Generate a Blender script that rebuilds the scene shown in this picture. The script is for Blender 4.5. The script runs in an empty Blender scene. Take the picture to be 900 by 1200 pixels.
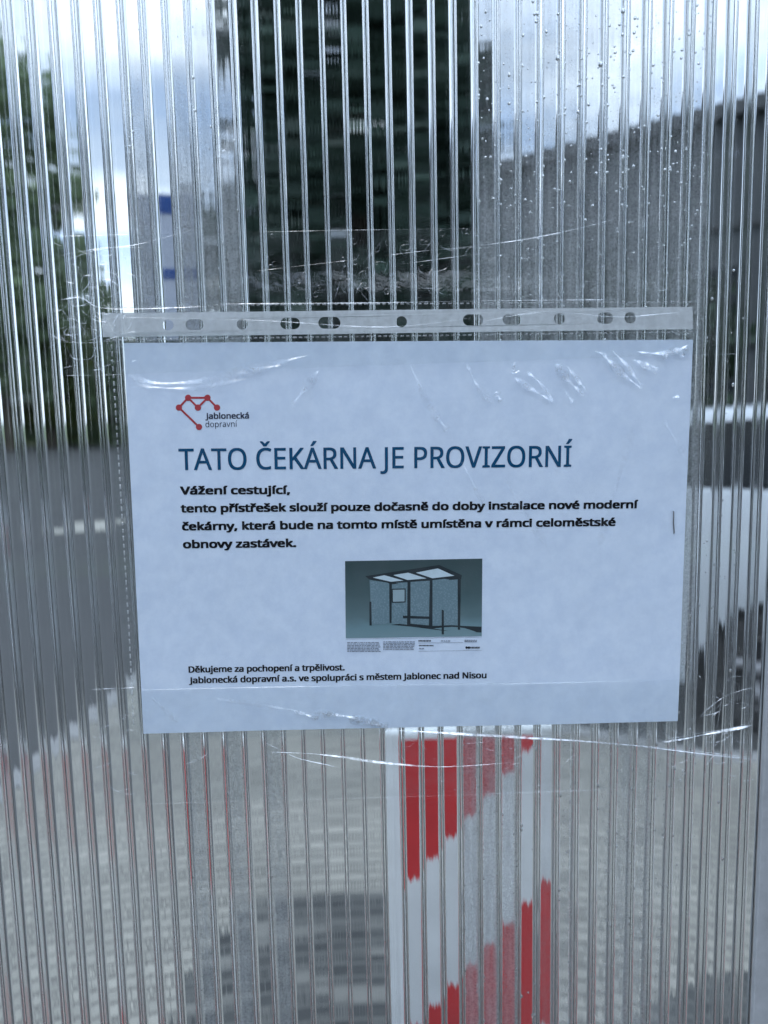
import bpy, bmesh, math, random
import numpy as np
from mathutils import Vector, Matrix

SC = bpy.context.scene
COL = SC.collection
R = math.radians
random.seed(7)
RNG = np.random.default_rng(7)

# ------------------------------------------------------------------ camera
CAM = Vector((-0.0297, -0.410, 1.4881))
PITCH, YAW, ROLL, FPX = 0.12725, 0.03526, -0.0221, 903.85      # measured from the notice (A4 sheet) and the ribs
def basis():
    cy, sy, cp, sp = math.cos(YAW), math.sin(YAW), math.cos(PITCH), math.sin(PITCH)
    f = Vector((sy*cp, cy*cp, -sp)); r = Vector((cy, -sy, 0)); u = r.cross(f)
    c, s = math.cos(ROLL), math.sin(ROLL)
    return c*r + s*u, -s*r + c*u, f
CR, CU, CF = basis()
cam = bpy.data.cameras.new('camera')
cam.sensor_fit = 'VERTICAL'; cam.sensor_height = 36.0; cam.lens = FPX/1200*36.0
cam.clip_start = 0.01; cam.clip_end = 3000
cam.dof.use_dof = True; cam.dof.focus_distance = 0.412; cam.dof.aperture_fstop = 6.5
camo = bpy.data.objects.new('camera', cam); COL.objects.link(camo)
camo.matrix_world = Matrix(((CR.x, CU.x, -CF.x, CAM.x), (CR.y, CU.y, -CF.y, CAM.y), (CR.z, CU.z, -CF.z, CAM.z), (0, 0, 0, 1)))
SC.camera = camo

# ------------------------------------------------------------------ light
SUN_EL, SUN_AZ = R(63), R(203)          # azimuth from +Y towards +X: behind the photographer, veiled by cloud
world = bpy.data.worlds.new('World'); SC.world = world; world.use_nodes = True
wt = world.node_tree; wt.nodes.clear()
def wn(t, **k):
    n = wt.nodes.new(t)
    for a, b in k.items(): setattr(n, a, b)
    return n
wo = wn('ShaderNodeOutputWorld'); bg = wn('ShaderNodeBackground'); bg.inputs['Strength'].default_value = 0.1
sky = wn('ShaderNodeTexSky', sky_type='NISHITA', sun_disc=False, sun_elevation=SUN_EL, sun_rotation=SUN_AZ)
sky.air_density = 1.0; sky.dust_density = 0.6
tc = wn('ShaderNodeTexCoord'); sep = wn('ShaderNodeSeparateXYZ')
wt.links.new(tc.outputs['Generated'], sep.inputs[0])
zz = wn('ShaderNodeMath', operation='MAXIMUM'); wt.links.new(sep.outputs['Z'], zz.inputs[0]); zz.inputs[1].default_value = 0.0
za = wn('ShaderNodeMath', operation='ADD'); wt.links.new(zz.outputs[0], za.inputs[0]); za.inputs[1].default_value = 0.22
dx = wn('ShaderNodeMath', operation='DIVIDE'); wt.links.new(sep.outputs['X'], dx.inputs[0]); wt.links.new(za.outputs[0], dx.inputs[1])
dy = wn('ShaderNodeMath', operation='DIVIDE'); wt.links.new(sep.outputs['Y'], dy.inputs[0]); wt.links.new(za.outputs[0], dy.inputs[1])
cmb = wn('ShaderNodeCombineXYZ'); wt.links.new(dx.outputs[0], cmb.inputs[0]); wt.links.new(dy.outputs[0], cmb.inputs[1])
cmb.inputs[2].default_value = 3.1
cn = wn('ShaderNodeTexNoise'); cn.inputs['Scale'].default_value = 1.55; cn.inputs['Detail'].default_value = 7; cn.inputs['Roughness'].default_value = 0.55
wt.links.new(cmb.outputs[0], cn.inputs['Vector'])
cr = wn('ShaderNodeValToRGB'); cr.color_ramp.elements[0].position = 0.36; cr.color_ramp.elements[1].position = 0.56; cr.color_ramp.elements[0].color = (0.30, 0.30, 0.30, 1)
wt.links.new(cn.outputs['Fac'], cr.inputs[0])
cn2 = wn('ShaderNodeTexNoise'); cn2.inputs['Scale'].default_value = 3.3; cn2.inputs['Detail'].default_value = 5
wt.links.new(cmb.outputs[0], cn2.inputs['Vector'])
cr2 = wn('ShaderNodeValToRGB')
cr2.color_ramp.elements[0].color = (5.4, 7.3, 10.6, 1); cr2.color_ramp.elements[1].color = (10.2, 11.6, 13.2, 1)
cr2.color_ramp.elements[0].position = 0.36; cr2.color_ramp.elements[1].position = 0.62
wt.links.new(cn2.outputs['Fac'], cr2.inputs[0])
mx = wn('ShaderNodeMix', data_type='RGBA')
wt.links.new(cr.outputs[0], mx.inputs['Factor']); wt.links.new(sky.outputs[0], mx.inputs['A']); pass
# cloud near the veiled sun is brighter
sdir = (math.sin(SUN_AZ)*math.cos(SUN_EL), math.cos(SUN_AZ)*math.cos(SUN_EL), math.sin(SUN_EL))
dt = wn('ShaderNodeVectorMath', operation='DOT_PRODUCT'); wt.links.new(tc.outputs['Generated'], dt.inputs[0]); dt.inputs[1].default_value = sdir
gn = wn('ShaderNodeMapRange'); wt.links.new(dt.outputs['Value'], gn.inputs['Value']); gn.inputs['From Min'].default_value = 0.2; gn.inputs['From Max'].default_value = 1.0
gn.inputs['To Min'].default_value = 1.0; gn.inputs['To Max'].default_value = 1.55
scl = wn('ShaderNodeVectorMath', operation='SCALE'); wt.links.new(cr2.outputs[0], scl.inputs[0]); wt.links.new(gn.outputs[0], scl.inputs['Scale'])
wt.links.new(scl.outputs[0], mx.inputs['B'])
wt.links.new(mx.outputs['Result'], bg.inputs['Color']); wt.links.new(bg.outputs[0], wo.inputs['Surface'])

sl = bpy.data.lights.new('sun', 'SUN'); sl.energy = 0.46; sl.angle = R(11); sl.color = (1.0, 0.97, 0.93)
so = bpy.data.objects.new('sun', sl); COL.objects.link(so)
sd = Vector((math.sin(SUN_AZ)*math.cos(SUN_EL), math.cos(SUN_AZ)*math.cos(SUN_EL), math.sin(SUN_EL)))
so.rotation_euler = sd.to_track_quat('Z', 'Y').to_euler(); so.location = (3, 8, 12)

SC.view_settings.view_transform = 'Standard'; SC.view_settings.look = 'None'
SC.view_settings.exposure = 0.92; SC.view_settings.gamma = 1.0
SC.render.engine = 'CYCLES'
cy = SC.cycles
cy.max_bounces = 28; cy.transmission_bounces = 26; cy.glossy_bounces = 10; cy.transparent_max_bounces = 32; cy.diffuse_bounces = 4
cy.use_denoising = True; cy.sample_clamp_indirect = 8.0
cy.caustics_reflective = True; cy.caustics_refractive = True; cy.blur_glossy = 0.3

# ------------------------------------------------------------------ helpers
def ray(px, py):
    return (CF*FPX + CR*(px-450) - CU*(py-600)).normalized()
def at(px, py, Y=0.0):
    d = ray(px, py); return CAM + d*((Y-CAM.y)/d.y)
def atz(px, py, Z=0.0):
    d = ray(px, py); return CAM + d*((Z-CAM.z)/d.z)

def tag(o, label=None, cat=None, group=None, kind=None):
    if label: o['label'] = label
    if cat: o['category'] = cat
    if group: o['group'] = group
    if kind: o['kind'] = kind
    return o
def empty(name, loc=(0, 0, 0), rz=0):
    o = bpy.data.objects.new(name, None); COL.objects.link(o); o.location = loc; o.rotation_euler = (0, 0, rz)
    o.empty_display_size = 0.05
    return o
def link(name, me, mat, parent=None, smooth=False):
    o = bpy.data.objects.new(name, me); COL.objects.link(o)
    for m in (mat if isinstance(mat, (list, tuple)) else [mat]): me.materials.append(m)
    if smooth: me.polygons.foreach_set('use_smooth', [True]*len(me.polygons))
    if parent: o.parent = parent
    return o

class MB:
    def __init__(s): s.v = []; s.f = []; s.m = []; s.n = 0
    def add(s, vs, fs, m=0):
        s.v.extend([tuple(v) for v in vs]); s.f.extend([tuple(i+s.n for i in f) for f in fs]); s.m.extend([m]*len(fs)); s.n += len(vs)
    def box(s, a, b, m=0, mat=None):
        x0, y0, z0 = a; x1, y1, z1 = b
        vs = [Vector(p) for p in ((x0,y0,z0),(x1,y0,z0),(x1,y1,z0),(x0,y1,z0),(x0,y0,z1),(x1,y0,z1),(x1,y1,z1),(x0,y1,z1))]
        if mat: vs = [mat @ v for v in vs]
        s.add(vs, [(0,3,2,1),(4,5,6,7),(0,1,5,4),(1,2,6,5),(2,3,7,6),(3,0,4,7)], m)
    def tube(s, pts, rad, n=8, m=0, cap=True):
        pts = [Vector(p) for p in pts]; k = len(pts)
        rad = rad if isinstance(rad, (list, tuple)) else [rad]*k
        vs = []
        for i, p in enumerate(pts):
            t = (pts[min(i+1, k-1)]-pts[max(i-1, 0)]).normalized()
            a = t.orthogonal().normalized() if i == 0 else (a - t*a.dot(t)).normalized()
            b = t.cross(a)
            for j in range(n):
                q = 2*math.pi*j/n; vs.append(p + (a*math.cos(q)+b*math.sin(q))*rad[i])
        fs = [(i*n+j, i*n+(j+1) % n, (i+1)*n+(j+1) % n, (i+1)*n+j) for i in range(k-1) for j in range(n)]
        if cap: fs += [tuple(range(n))[::-1], tuple((k-1)*n+j for j in range(n))]
        s.add(vs, fs, m)
    def prism(s, poly, y0, y1, m=0, axis='y'):
        k = len(poly)
        if axis == 'y': vs = [(x, y0, z) for x, z in poly]+[(x, y1, z) for x, z in poly]
        else: vs = [(x, z, y0) for x, z in poly]+[(x, z, y1) for x, z in poly]
        fs = [tuple(range(k))[::-1], tuple(range(k, 2*k))]+[(i, (i+1) % k, k+(i+1) % k, k+i) for i in range(k)]
        s.add(vs, fs, m)
    def mesh(s, name, bevel=0, seg=2):
        me = bpy.data.meshes.new(name); me.from_pydata(s.v, [], s.f); me.polygons.foreach_set('material_index', s.m)
        bm = bmesh.new(); bm.from_mesh(me)
        bmesh.ops.recalc_face_normals(bm, faces=bm.faces)
        if bevel:
            es = [e for e in bm.edges if len(e.link_faces) == 2 and e.calc_face_angle() > 0.5]
            bmesh.ops.bevel(bm, geom=es, offset=bevel, segments=seg, affect='EDGES', profile=0.5, clamp_overlap=True)
        bm.to_mesh(me); bm.free(); return me
    def build(s, name, mat, parent=None, bevel=0, smooth=False, seg=2):
        o = link(name, s.mesh(name, bevel, seg), mat, parent)
        if smooth:
            for p in o.data.polygons: p.use_smooth = True
            try: o.data.set_sharp_from_angle(angle=R(38))
            except Exception: pass
        return o

def np_mesh(name, V, F):
    """V (n,3), F (m,4) arrays"""
    me = bpy.data.meshes.new(name); V = np.asarray(V, np.float32); F = np.asarray(F, np.int32)
    me.vertices.add(len(V)); me.vertices.foreach_set('co', V.ravel())
    k = F.shape[1]
    me.loops.add(F.size); me.loops.foreach_set('vertex_index', F.ravel())
    me.polygons.add(len(F)); me.polygons.foreach_set('loop_start', np.arange(0, F.size, k, dtype=np.int32))
    me.update(calc_edges=True); me.validate()
    return me
def grid_faces(nu, nv, close=False):
    i = np.arange(nv-1)[:, None]*nu; j = np.arange(nu if close else nu-1)[None, :]
    j2 = (j+1) % nu
    return np.stack([i+j, i+j2, i+nu+j2, i+nu+j], -1).reshape(-1, 4)

# ------------------------------------------------------------------ materials
def M(name):
    m = bpy.data.materials.new(name); m.use_nodes = True; t = m.node_tree; t.nodes.clear()
    return m, t, t.nodes.new('ShaderNodeOutputMaterial')
def N(t, ty, ins=None, **k):
    n = t.nodes.new(ty)
    for a, b in k.items(): setattr(n, a, b)
    for a, b in (ins or {}).items():
        if isinstance(b, bpy.types.NodeSocket): t.links.new(b, n.inputs[a])
        else: n.inputs[a].default_value = b
    return n
def c4(c): return (c[0], c[1], c[2], 1)
def plain(name, col, rough=0.5, var=0.12, scale=20, metal=0, bump=0.0, bscale=None, spec=0.5, coat=0):
    m, t, o = M(name)
    co = N(t, 'ShaderNodeTexCoord')
    no = N(t, 'ShaderNodeTexNoise', {'Vector': co.outputs['Object'], 'Scale': scale, 'Detail': 6, 'Roughness': 0.6})
    rp = N(t, 'ShaderNodeValToRGB', {0: no.outputs['Fac']})
    rp.color_ramp.elements[0].position = 0.3; rp.color_ramp.elements[1].position = 0.7
    rp.color_ramp.elements[0].color = c4([x*(1-var) for x in col]); rp.color_ramp.elements[1].color = c4([min(1, x*(1+var)) for x in col])
    p = N(t, 'ShaderNodeBsdfPrincipled', {'Base Color': rp.outputs[0], 'Roughness': rough, 'Metallic': metal, 'Specular IOR Level': spec, 'Coat Weight': coat})
    if bump:
        n2 = N(t, 'ShaderNodeTexNoise', {'Vector': co.outputs['Object'], 'Scale': bscale or scale*4, 'Detail': 4})
        b = N(t, 'ShaderNodeBump', {'Height': n2.outputs['Fac'], 'Strength': bump, 'Distance': 0.01}); t.links.new(b.outputs[0], p.inputs['Normal'])
    t.links.new(p.outputs[0], o.inputs[0]); return m

def polycarb(name='clear_polycarbonate', rough=0.0):
    m, t, o = M(name)
    g = N(t, 'ShaderNodeBsdfGlass', {'Color': (0.962, 0.967, 0.966, 1), 'Roughness': rough, 'IOR': 1.585})
    t.links.new(g.outputs[0], o.inputs[0]); return m
def water():
    m, t, o = M('water')
    g = N(t, 'ShaderNodeBsdfGlass', {'Color': (1, 1, 1, 1), 'Roughness': 0.0, 'IOR': 1.33})
    t.links.new(g.outputs[0], o.inputs[0]); return m
def mist():
    """fine condensation: part of the light goes straight through, part is scattered by tiny droplets"""
    m, t, o = M('condensation')
    at_ = N(t, 'ShaderNodeAttribute', attribute_name='dens')
    co = N(t, 'ShaderNodeTexCoord')
    n1 = N(t, 'ShaderNodeTexNoise', {'Vector': co.outputs['Object'], 'Scale': 900, 'Detail': 3, 'Roughness': 0.6})
    mp = N(t, 'ShaderNodeMapping', {'Vector': co.outputs['Object'], 'Scale': (420, 1, 26)})
    n2 = N(t, 'ShaderNodeTexNoise', {'Vector': mp.outputs[0], 'Scale': 1, 'Detail': 4})
    a = N(t, 'ShaderNodeMath', {0: n1.outputs['Fac'], 1: n2.outputs['Fac']}, operation='ADD')
    mr = N(t, 'ShaderNodeMapRange', {'Value': a.outputs[0], 'From Min': 0.75, 'From Max': 1.25, 'To Min': 0.55, 'To Max': 1.3})
    f = N(t, 'ShaderNodeMath', {0: mr.outputs[0], 1: at_.outputs['Fac']}, operation='MULTIPLY', use_clamp=True)
    tr = N(t, 'ShaderNodeBsdfTransparent')
    tl = N(t, 'ShaderNodeBsdfTranslucent', {'Color': (0.93, 0.95, 0.96, 1)})
    df = N(t, 'ShaderNodeBsdfDiffuse', {'Color': (0.9, 0.92, 0.94, 1)})
    s = N(t, 'ShaderNodeMixShader', {0: 0.4, 1: tl.outputs[0], 2: df.outputs[0]})
    x = N(t, 'ShaderNodeMixShader', {0: f.outputs[0], 1: tr.outputs[0], 2: s.outputs[0]})
    t.links.new(x.outputs[0], o.inputs[0]); return m
def film(name, haze=0.03, hvar=1.0, hscale=120, bump=0.15, bscale=160, rough=0.08, attr=False, tint=(0.97, 0.98, 0.98), gloss=1.0):
    """thin clear plastic film"""
    m, t, o = M(name)
    co = N(t, 'ShaderNodeTexCoord')
    n1 = N(t, 'ShaderNodeTexNoise', {'Vector': co.outputs['Object'], 'Scale': bscale, 'Detail': 4, 'Distortion': 0.8})
    b = N(t, 'ShaderNodeBump', {'Height': n1.outputs['Fac'], 'Strength': bump, 'Distance': 0.002})
    n2 = N(t, 'ShaderNodeTexNoise', {'Vector': co.outputs['Object'], 'Scale': hscale, 'Detail': 6, 'Roughness': 0.65})
    mr = N(t, 'ShaderNodeMapRange', {'Value': n2.outputs['Fac'], 'From Min': 0.4, 'From Max': 0.7, 'To Min': haze*(1-hvar), 'To Max': haze*(1+hvar)})
    fac = mr.outputs[0]
    if attr:
        a = N(t, 'ShaderNodeAttribute', attribute_name='dens')
        fac = N(t, 'ShaderNodeMath', {0: a.outputs['Fac'], 1: N(t, 'ShaderNodeMapRange', {'Value': n2.outputs['Fac'], 'From Min': 0.35, 'From Max': 0.65, 'To Min': 1-0.6*hvar, 'To Max': 1}).outputs[0]}, operation='MULTIPLY', use_clamp=True).outputs[0]
    tr = N(t, 'ShaderNodeBsdfTransparent', {'Color': c4(tint)})
    df = N(t, 'ShaderNodeBsdfDiffuse', {'Color': (0.86, 0.88, 0.9, 1)}); tl = N(t, 'ShaderNodeBsdfTranslucent', {'Color': (0.86, 0.88, 0.9, 1)})
    sc = N(t, 'ShaderNodeMixShader', {0: 0.4, 1: df.outputs[0], 2: tl.outputs[0]})
    x = N(t, 'ShaderNodeMixShader', {0: fac, 1: tr.outputs[0], 2: sc.outputs[0]})
    # Schlick reflectance of a thin film, the same from either side
    ge = N(t, 'ShaderNodeNewGeometry')
    dt = N(t, 'ShaderNodeVectorMath', {0: ge.outputs['Incoming'], 1: b.outputs[0]}, operation='DOT_PRODUCT')
    ab = N(t, 'ShaderNodeMath', {0: dt.outputs['Value']}, operation='ABSOLUTE')
    om = N(t, 'ShaderNodeMath', {0: 1.0, 1: ab.outputs[0]}, operation='SUBTRACT', use_clamp=True)
    pw = N(t, 'ShaderNodeMath', {0: om.outputs[0], 1: 5.0}, operation='POWER')
    fm = N(t, 'ShaderNodeMath', {0: pw.outputs[0], 1: 0.9*gloss, 2: 0.05*gloss}, operation='MULTIPLY_ADD', use_clamp=True)
    gl = N(t, 'ShaderNodeBsdfGlossy', {'Color': (1, 1, 1, 1), 'Roughness': rough, 'Normal': b.outputs[0]})
    y = N(t, 'ShaderNodeMixShader', {0: fm.outputs[0], 1: x.outputs[0], 2: gl.outputs[0]})
    t.links.new(y.outputs[0], o.inputs[0]); return m
def foliage(name, col, tl=0.35):
    m, t, o = M(name)
    g = N(t, 'ShaderNodeNewGeometry')
    co = N(t, 'ShaderNodeTexCoord'); no = N(t, 'ShaderNodeTexNoise', {'Vector': co.outputs['Object'], 'Scale': 0.6, 'Detail': 3})
    a = N(t, 'ShaderNodeMath', {0: g.outputs['Random Per Island'], 1: no.outputs['Fac']}, operation='ADD')
    rp = N(t, 'ShaderNodeValToRGB', {0: N(t, 'ShaderNodeMath', {0: a.outputs[0], 1: 0.5}, operation='MULTIPLY').outputs[0]})
    e = rp.color_ramp.elements; e[0].position = 0.2; e[1].position = 0.8
    e[0].color = c4([x*0.55 for x in col]); e[1].color = c4([x*1.6 for x in col])
    d = N(t, 'ShaderNodeBsdfPrincipled', {'Base Color': rp.outputs[0], 'Roughness': 0.55, 'Specular IOR Level': 0.3})
    l = N(t, 'ShaderNodeBsdfTranslucent', {'Color': rp.outputs[0]})
    x = N(t, 'ShaderNodeMixShader', {0: tl, 1: d.outputs[0], 2: l.outputs[0]})
    t.links.new(x.outputs[0], o.inputs[0]); return m

MAT_PC = polycarb(); MAT_RIB = polycarb('rib_polycarbonate', 0.06); MAT_WATER = water(); MAT_MIST = mist()
MAT_ALU = plain('grey_aluminium', (0.50, 0.52, 0.55), 0.42, 0.08, 60, metal=0.6, bump=0.02)
MAT_POST = plain('galvanised_steel', (0.42, 0.43, 0.45), 0.5, 0.15, 30, metal=0.7)
MAT_BARK = plain('bark', (0.08, 0.065, 0.05), 0.9, 0.4, 6, bump=0.5)

# ------------------------------------------------------------------ ground, road, pavement
def ground_mat():
    return plain('grass_ground', (0.06, 0.09, 0.035), 0.9, 0.35, 0.8, bump=0.6, bscale=30)
def asphalt():
    m, t, o = M('asphalt')
    co = N(t, 'ShaderNodeTexCoord')
    n1 = N(t, 'ShaderNodeTexNoise', {'Vector': co.outputs['Object'], 'Scale': 0.7, 'Detail': 6})
    n2 = N(t, 'ShaderNodeTexNoise', {'Vector': co.outputs['Object'], 'Scale': 180, 'Detail': 3})
    a = N(t, 'ShaderNodeMath', {0: n1.outputs['Fac'], 1: n2.outputs['Fac']}, operation='ADD')
    rp = N(t, 'ShaderNodeValToRGB', {0: N(t, 'ShaderNodeMath', {0: a.outputs[0], 1: 0.5}, operation='MULTIPLY').outputs[0]})
    e = rp.color_ramp.elements; e[0].position = 0.3; e[1].position = 0.7
    e[0].color = (0.030, 0.031, 0.031, 1); e[1].color = (0.056, 0.057, 0.057, 1)
    b = N(t, 'ShaderNodeBump', {'Height': n2.outputs['Fac'], 'Strength': 0.4, 'Distance': 0.004})
    p = N(t, 'ShaderNodeBsdfPrincipled', {'Base Color': rp.outputs[0], 'Roughness': 0.7, 'Normal': b.outputs[0]})
    t.links.new(p.outputs[0], o.inputs[0]); return m
def setts(name, c1, c2, mortar, patch=None):
    m, t, o = M(name)
    co = N(t, 'ShaderNodeTexCoord')
    wob = N(t, 'ShaderNodeTexNoise', {'Vector': co.outputs['Object'], 'Scale': 9, 'Detail': 2})
    w2 = N(t, 'ShaderNodeVectorMath', {0: wob.outputs['Color'], 1: (0.022, 0.022, 0)}, operation='MULTIPLY')
    v = N(t, 'ShaderNodeVectorMath', {0: co.outputs['Object'], 1: w2.outputs[0]}, operation='ADD')
    br = N(t, 'ShaderNodeTexBrick', {'Vector': v.outputs[0], 'Color1': c4(c1), 'Color2': c4(c2), 'Mortar': c4(mortar), 'Scale': 1.0,
        'Mortar Size': 0.0046, 'Mortar Smooth': 0.35, 'Bias': 0.0, 'Brick Width': 0.062, 'Row Height': 0.048}, offset=0.5)
    n1 = N(t, 'ShaderNodeTexNoise', {'Vector': co.outputs['Object'], 'Scale': 1.7, 'Detail': 5})
    mr = N(t, 'ShaderNodeMapRange', {'Value': n1.outputs['Fac'], 'From Min': 0.3, 'From Max': 0.7, 'To Min': 0.72, 'To Max': 1.2})
    colr = br.outputs['Color']
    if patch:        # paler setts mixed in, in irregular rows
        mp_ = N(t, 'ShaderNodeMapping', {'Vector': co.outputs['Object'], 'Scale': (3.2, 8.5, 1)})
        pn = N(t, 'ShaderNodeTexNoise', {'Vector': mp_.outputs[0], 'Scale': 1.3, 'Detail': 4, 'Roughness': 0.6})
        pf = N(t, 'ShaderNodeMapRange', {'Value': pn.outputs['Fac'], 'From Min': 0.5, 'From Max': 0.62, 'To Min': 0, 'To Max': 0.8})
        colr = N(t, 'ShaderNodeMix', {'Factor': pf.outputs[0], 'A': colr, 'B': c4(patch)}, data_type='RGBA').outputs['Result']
    mul = N(t, 'ShaderNodeVectorMath', {0: colr, 'Scale': mr.outputs[0]}, operation='SCALE')
    b = N(t, 'ShaderNodeBump', {'Height': br.outputs['Fac'], 'Strength': 0.8, 'Distance': 0.006}, invert=True)
    p = N(t, 'ShaderNodeBsdfPrincipled', {'Base Color': mul.outputs[0], 'Roughness': 0.75, 'Normal': b.outputs[0]})
    t.links.new(p.outputs[0], o.inputs[0]); return m

g = MB(); g.add([(-400, -60, -0.13), (400, -60, -0.13), (400, 700, -0.13), (-400, 700, -0.13)], [(0, 1, 2, 3)])
tag(g.build('ground', ground_mat()), kind='structure')
g = MB(); g.add([(-70, -7.5, -0.124), (45, -7.5, -0.124), (45, 52, -0.124), (-70, 52, -0.124)], [(0, 1, 2, 3)])
tag(g.build('road', asphalt()), kind='structure')
# pavement: the shelter stands on it, its kerb runs off to the left and along the far edge
PV = [(-1.80, -0.35), (9.0, -0.35), (9.0, 2.2), (1.5, 2.72), (-1.30, 4.55), (-1.62, 2.1)]
def inset(poly, d):
    out = []
    for i in range(len(poly)):
        a, b, c = (Vector(poly[i-1]), Vector(poly[i]), Vector(poly[(i+1) % len(poly)]))
        n1 = Vector((-(b-a).y, (b-a).x)).normalized(); n2 = Vector((-(c-b).y, (c-b).x)).normalized()
        k = (n1+n2).normalized(); out.append(tuple(b + k*(d/max(0.3, k.dot(n1)))))
    return out
g = MB(); g.prism(inset(PV, 0.10), -0.122, -0.004, axis='z')
tag(g.build('pavement', setts('stone_setts', (0.245, 0.236, 0.205), (0.305, 0.292, 0.252), (0.115, 0.111, 0.098))), kind='structure')
g = MB(); o_, i_ = PV, inset(PV, 0.098); k = len(o_)
vs = [(x, y, -0.122) for x, y in o_]+[(x, y, 0.0) for x, y in o_]+[(x, y, 0.0) for x, y in i_]+[(x, y, -0.122) for x, y in i_]
g.add(vs, [f for i in range(k) for j in [(i+1) % k] for f in ((i, j, k+j, k+i), (k+i, k+j, 2*k+j, 2*k+i), (2*k+i, 2*k+j, 3*k+j, 3*k+i))])
tag(g.build('kerb', plain('kerb_stone', (0.24, 0.24, 0.235), 0.8, 0.15, 8, bump=0.3)), kind='structure')
# darker band of setts in front of the shelter
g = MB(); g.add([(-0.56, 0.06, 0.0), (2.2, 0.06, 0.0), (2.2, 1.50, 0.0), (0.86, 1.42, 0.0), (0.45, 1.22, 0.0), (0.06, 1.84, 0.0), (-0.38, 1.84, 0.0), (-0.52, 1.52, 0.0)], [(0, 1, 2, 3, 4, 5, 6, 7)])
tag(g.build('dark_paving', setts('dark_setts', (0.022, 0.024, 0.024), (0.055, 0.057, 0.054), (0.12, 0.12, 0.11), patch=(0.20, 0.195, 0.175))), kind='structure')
# white painted mark on the road
p0, p1 = atz(62, 622, -0.12), atz(128, 618, -0.12)
g = MB(); g.add([(p0.x, p0.y-0.35, -0.12), (p1.x, p1.y-0.35, -0.12), (p1.x, p1.y+0.9, -0.12), (p0.x, p0.y+0.9, -0.12)], [(0, 1, 2, 3)])
tag(g.build('road_marking', plain('road_paint', (0.34, 0.33, 0.29), 0.7, 0.3, 6)), kind='structure')

# ------------------------------------------------------------------ trees and plants
def leaf_mesh(name, centers, size, jitter=0.5):
    n = len(centers)
    a = RNG.normal(size=(n, 3)); a /= np.linalg.norm(a, axis=1, keepdims=True)
    b = RNG.normal(size=(n, 3)); b -= a*(a*b).sum(1, keepdims=True); b /= np.linalg.norm(b, axis=1, keepdims=True)
    s = size*(0.6+0.8*RNG.random((n, 1)))
    a = a*s; b = b*s*0.62
    V = np.stack([centers-a, centers+b*0.9-a*0.1, centers+a, centers-b*0.9-a*0.1], 1).reshape(-1, 3)
    F = np.arange(4*n).reshape(-1, 4)
    return np_mesh(name, V, F)
def crown_points(c, rad, n, clumps, cr, power=2.6, lower=0.0):
    c = np.array(c); rad = np.array(rad)
    cc = []
    while len(cc) < clumps:
        p = RNG.uniform(-1, 1, 3)
        if (np.abs(p)**power).sum() < 1 and (np.abs(p)**power).sum() > 0.08: cc.append(p)
    cc = np.array(cc)*rad + c
    w = RNG.integers(0, clumps, n)
    d = RNG.normal(size=(n, 3)); d /= np.linalg.norm(d, axis=1, keepdims=True)
    r = cr*(0.55+0.6*RNG.random((clumps, 1)))[w]*RNG.random((n, 1))**0.45
    return cc[w]+d*r, cc
def tree(name, base, height, crown_c, crown_r, n, clumps, cr, leaf, mat, label, group=None, power=2.6, trunk_r=0.18):
    e = empty(name, base); tag(e, label, 'tree', group)
    pts, cc = crown_points((crown_c[0]-base[0], crown_c[1]-base[1], crown_c[2]-base[2]), crown_r, n, clumps, cr, power)
    link('crown', leaf_mesh('crown', pts, leaf), mat, e)
    m = MB(); h = height
    m.tube([(0, 0, -0.15), (0.05, 0, h*0.3), (-0.04, 0.05, h*0.6), (0.02, 0, h*0.92)], [trunk_r, trunk_r*0.8, trunk_r*0.5, trunk_r*0.12])
    for q in cc[::max(1, len(cc)//12)]:
        z0 = max(h*0.22, q[2]-abs(q[0])*0.7-0.8); z0 = min(z0, h*0.85)
        m.tube([(0, 0, z0), (q[0]*0.5, q[1]*0.5, (z0+q[2])*0.5+0.1), tuple(q)], [trunk_r*0.4, trunk_r*0.22, trunk_r*0.06], 6)
    m.build('trunk', MAT_BARK, e, smooth=True)
    return e
F_DARK = foliage('dark_leaves', (0.030, 0.052, 0.030), 0.25)
F_BLUE = foliage('blue_green_leaves', (0.042, 0.070, 0.056), 0.25)
F_MID = foliage('mid_leaves', (0.045, 0.075, 0.028), 0.3)
F_LEFT = foliage('grey_green_leaves', (0.16, 0.215, 0.12), 0.45)
F_PALE = foliage('pale_leaves', (0.10, 0.13, 0.035), 0.35)
GZ = -0.13
# tall dense tree straight behind the panel
q = at(420, 300, 14.0)
tree('broadleaf_tree', (q.x, 14.0, GZ), 10.5, (q.x, 14.0, 6.7), (1.98, 2.1, 5.1), 56000, 320, 0.62, 0.14, F_BLUE,
     'tall dark dense tree standing behind the top middle of the notice', power=6.0)
# left: trees beyond the road
GRP = 'trees beyond the road'
def lefttree(px, ytop, w, Y, mat, label, n=9000, cl=70, crad=None, power=2.4, leaf=0.3):
    c = at(px, 400, Y); top = at(px, ytop, Y).z; r = w/904*Y
    hz = top*0.46
    return tree('broadleaf_tree', (c.x, Y, GZ), top*0.92, (c.x, Y, top-hz), (r, r, hz), n, cl, crad or r*0.42, leaf, mat, label, GRP, power, 0.3)
lefttree(6, 22, 92, 44, F_LEFT, 'tallest green tree at the far left beyond the road', 12000, 80)
lefttree(-95, 60, 90, 50, F_DARK, 'dark tree left of the tallest one beyond the road', 9000)
lefttree(80, 170, 42, 50, F_LEFT, 'slim loose tree right of the tallest tree beyond the road', 5000, 50)
lefttree(52, 345, 52, 47, F_PALE, 'low yellowish green tree in front of the slim one beyond the road', 5000, 50)
lefttree(125, 404, 50, 49, F_LEFT, 'low rounded tree beyond the road beside the left edge of the notice', 5000, 50)
lefttree(200, 380, 60, 52, F_MID, 'low green tree beyond the road hidden mostly by the notice', 5000, 50)
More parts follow.
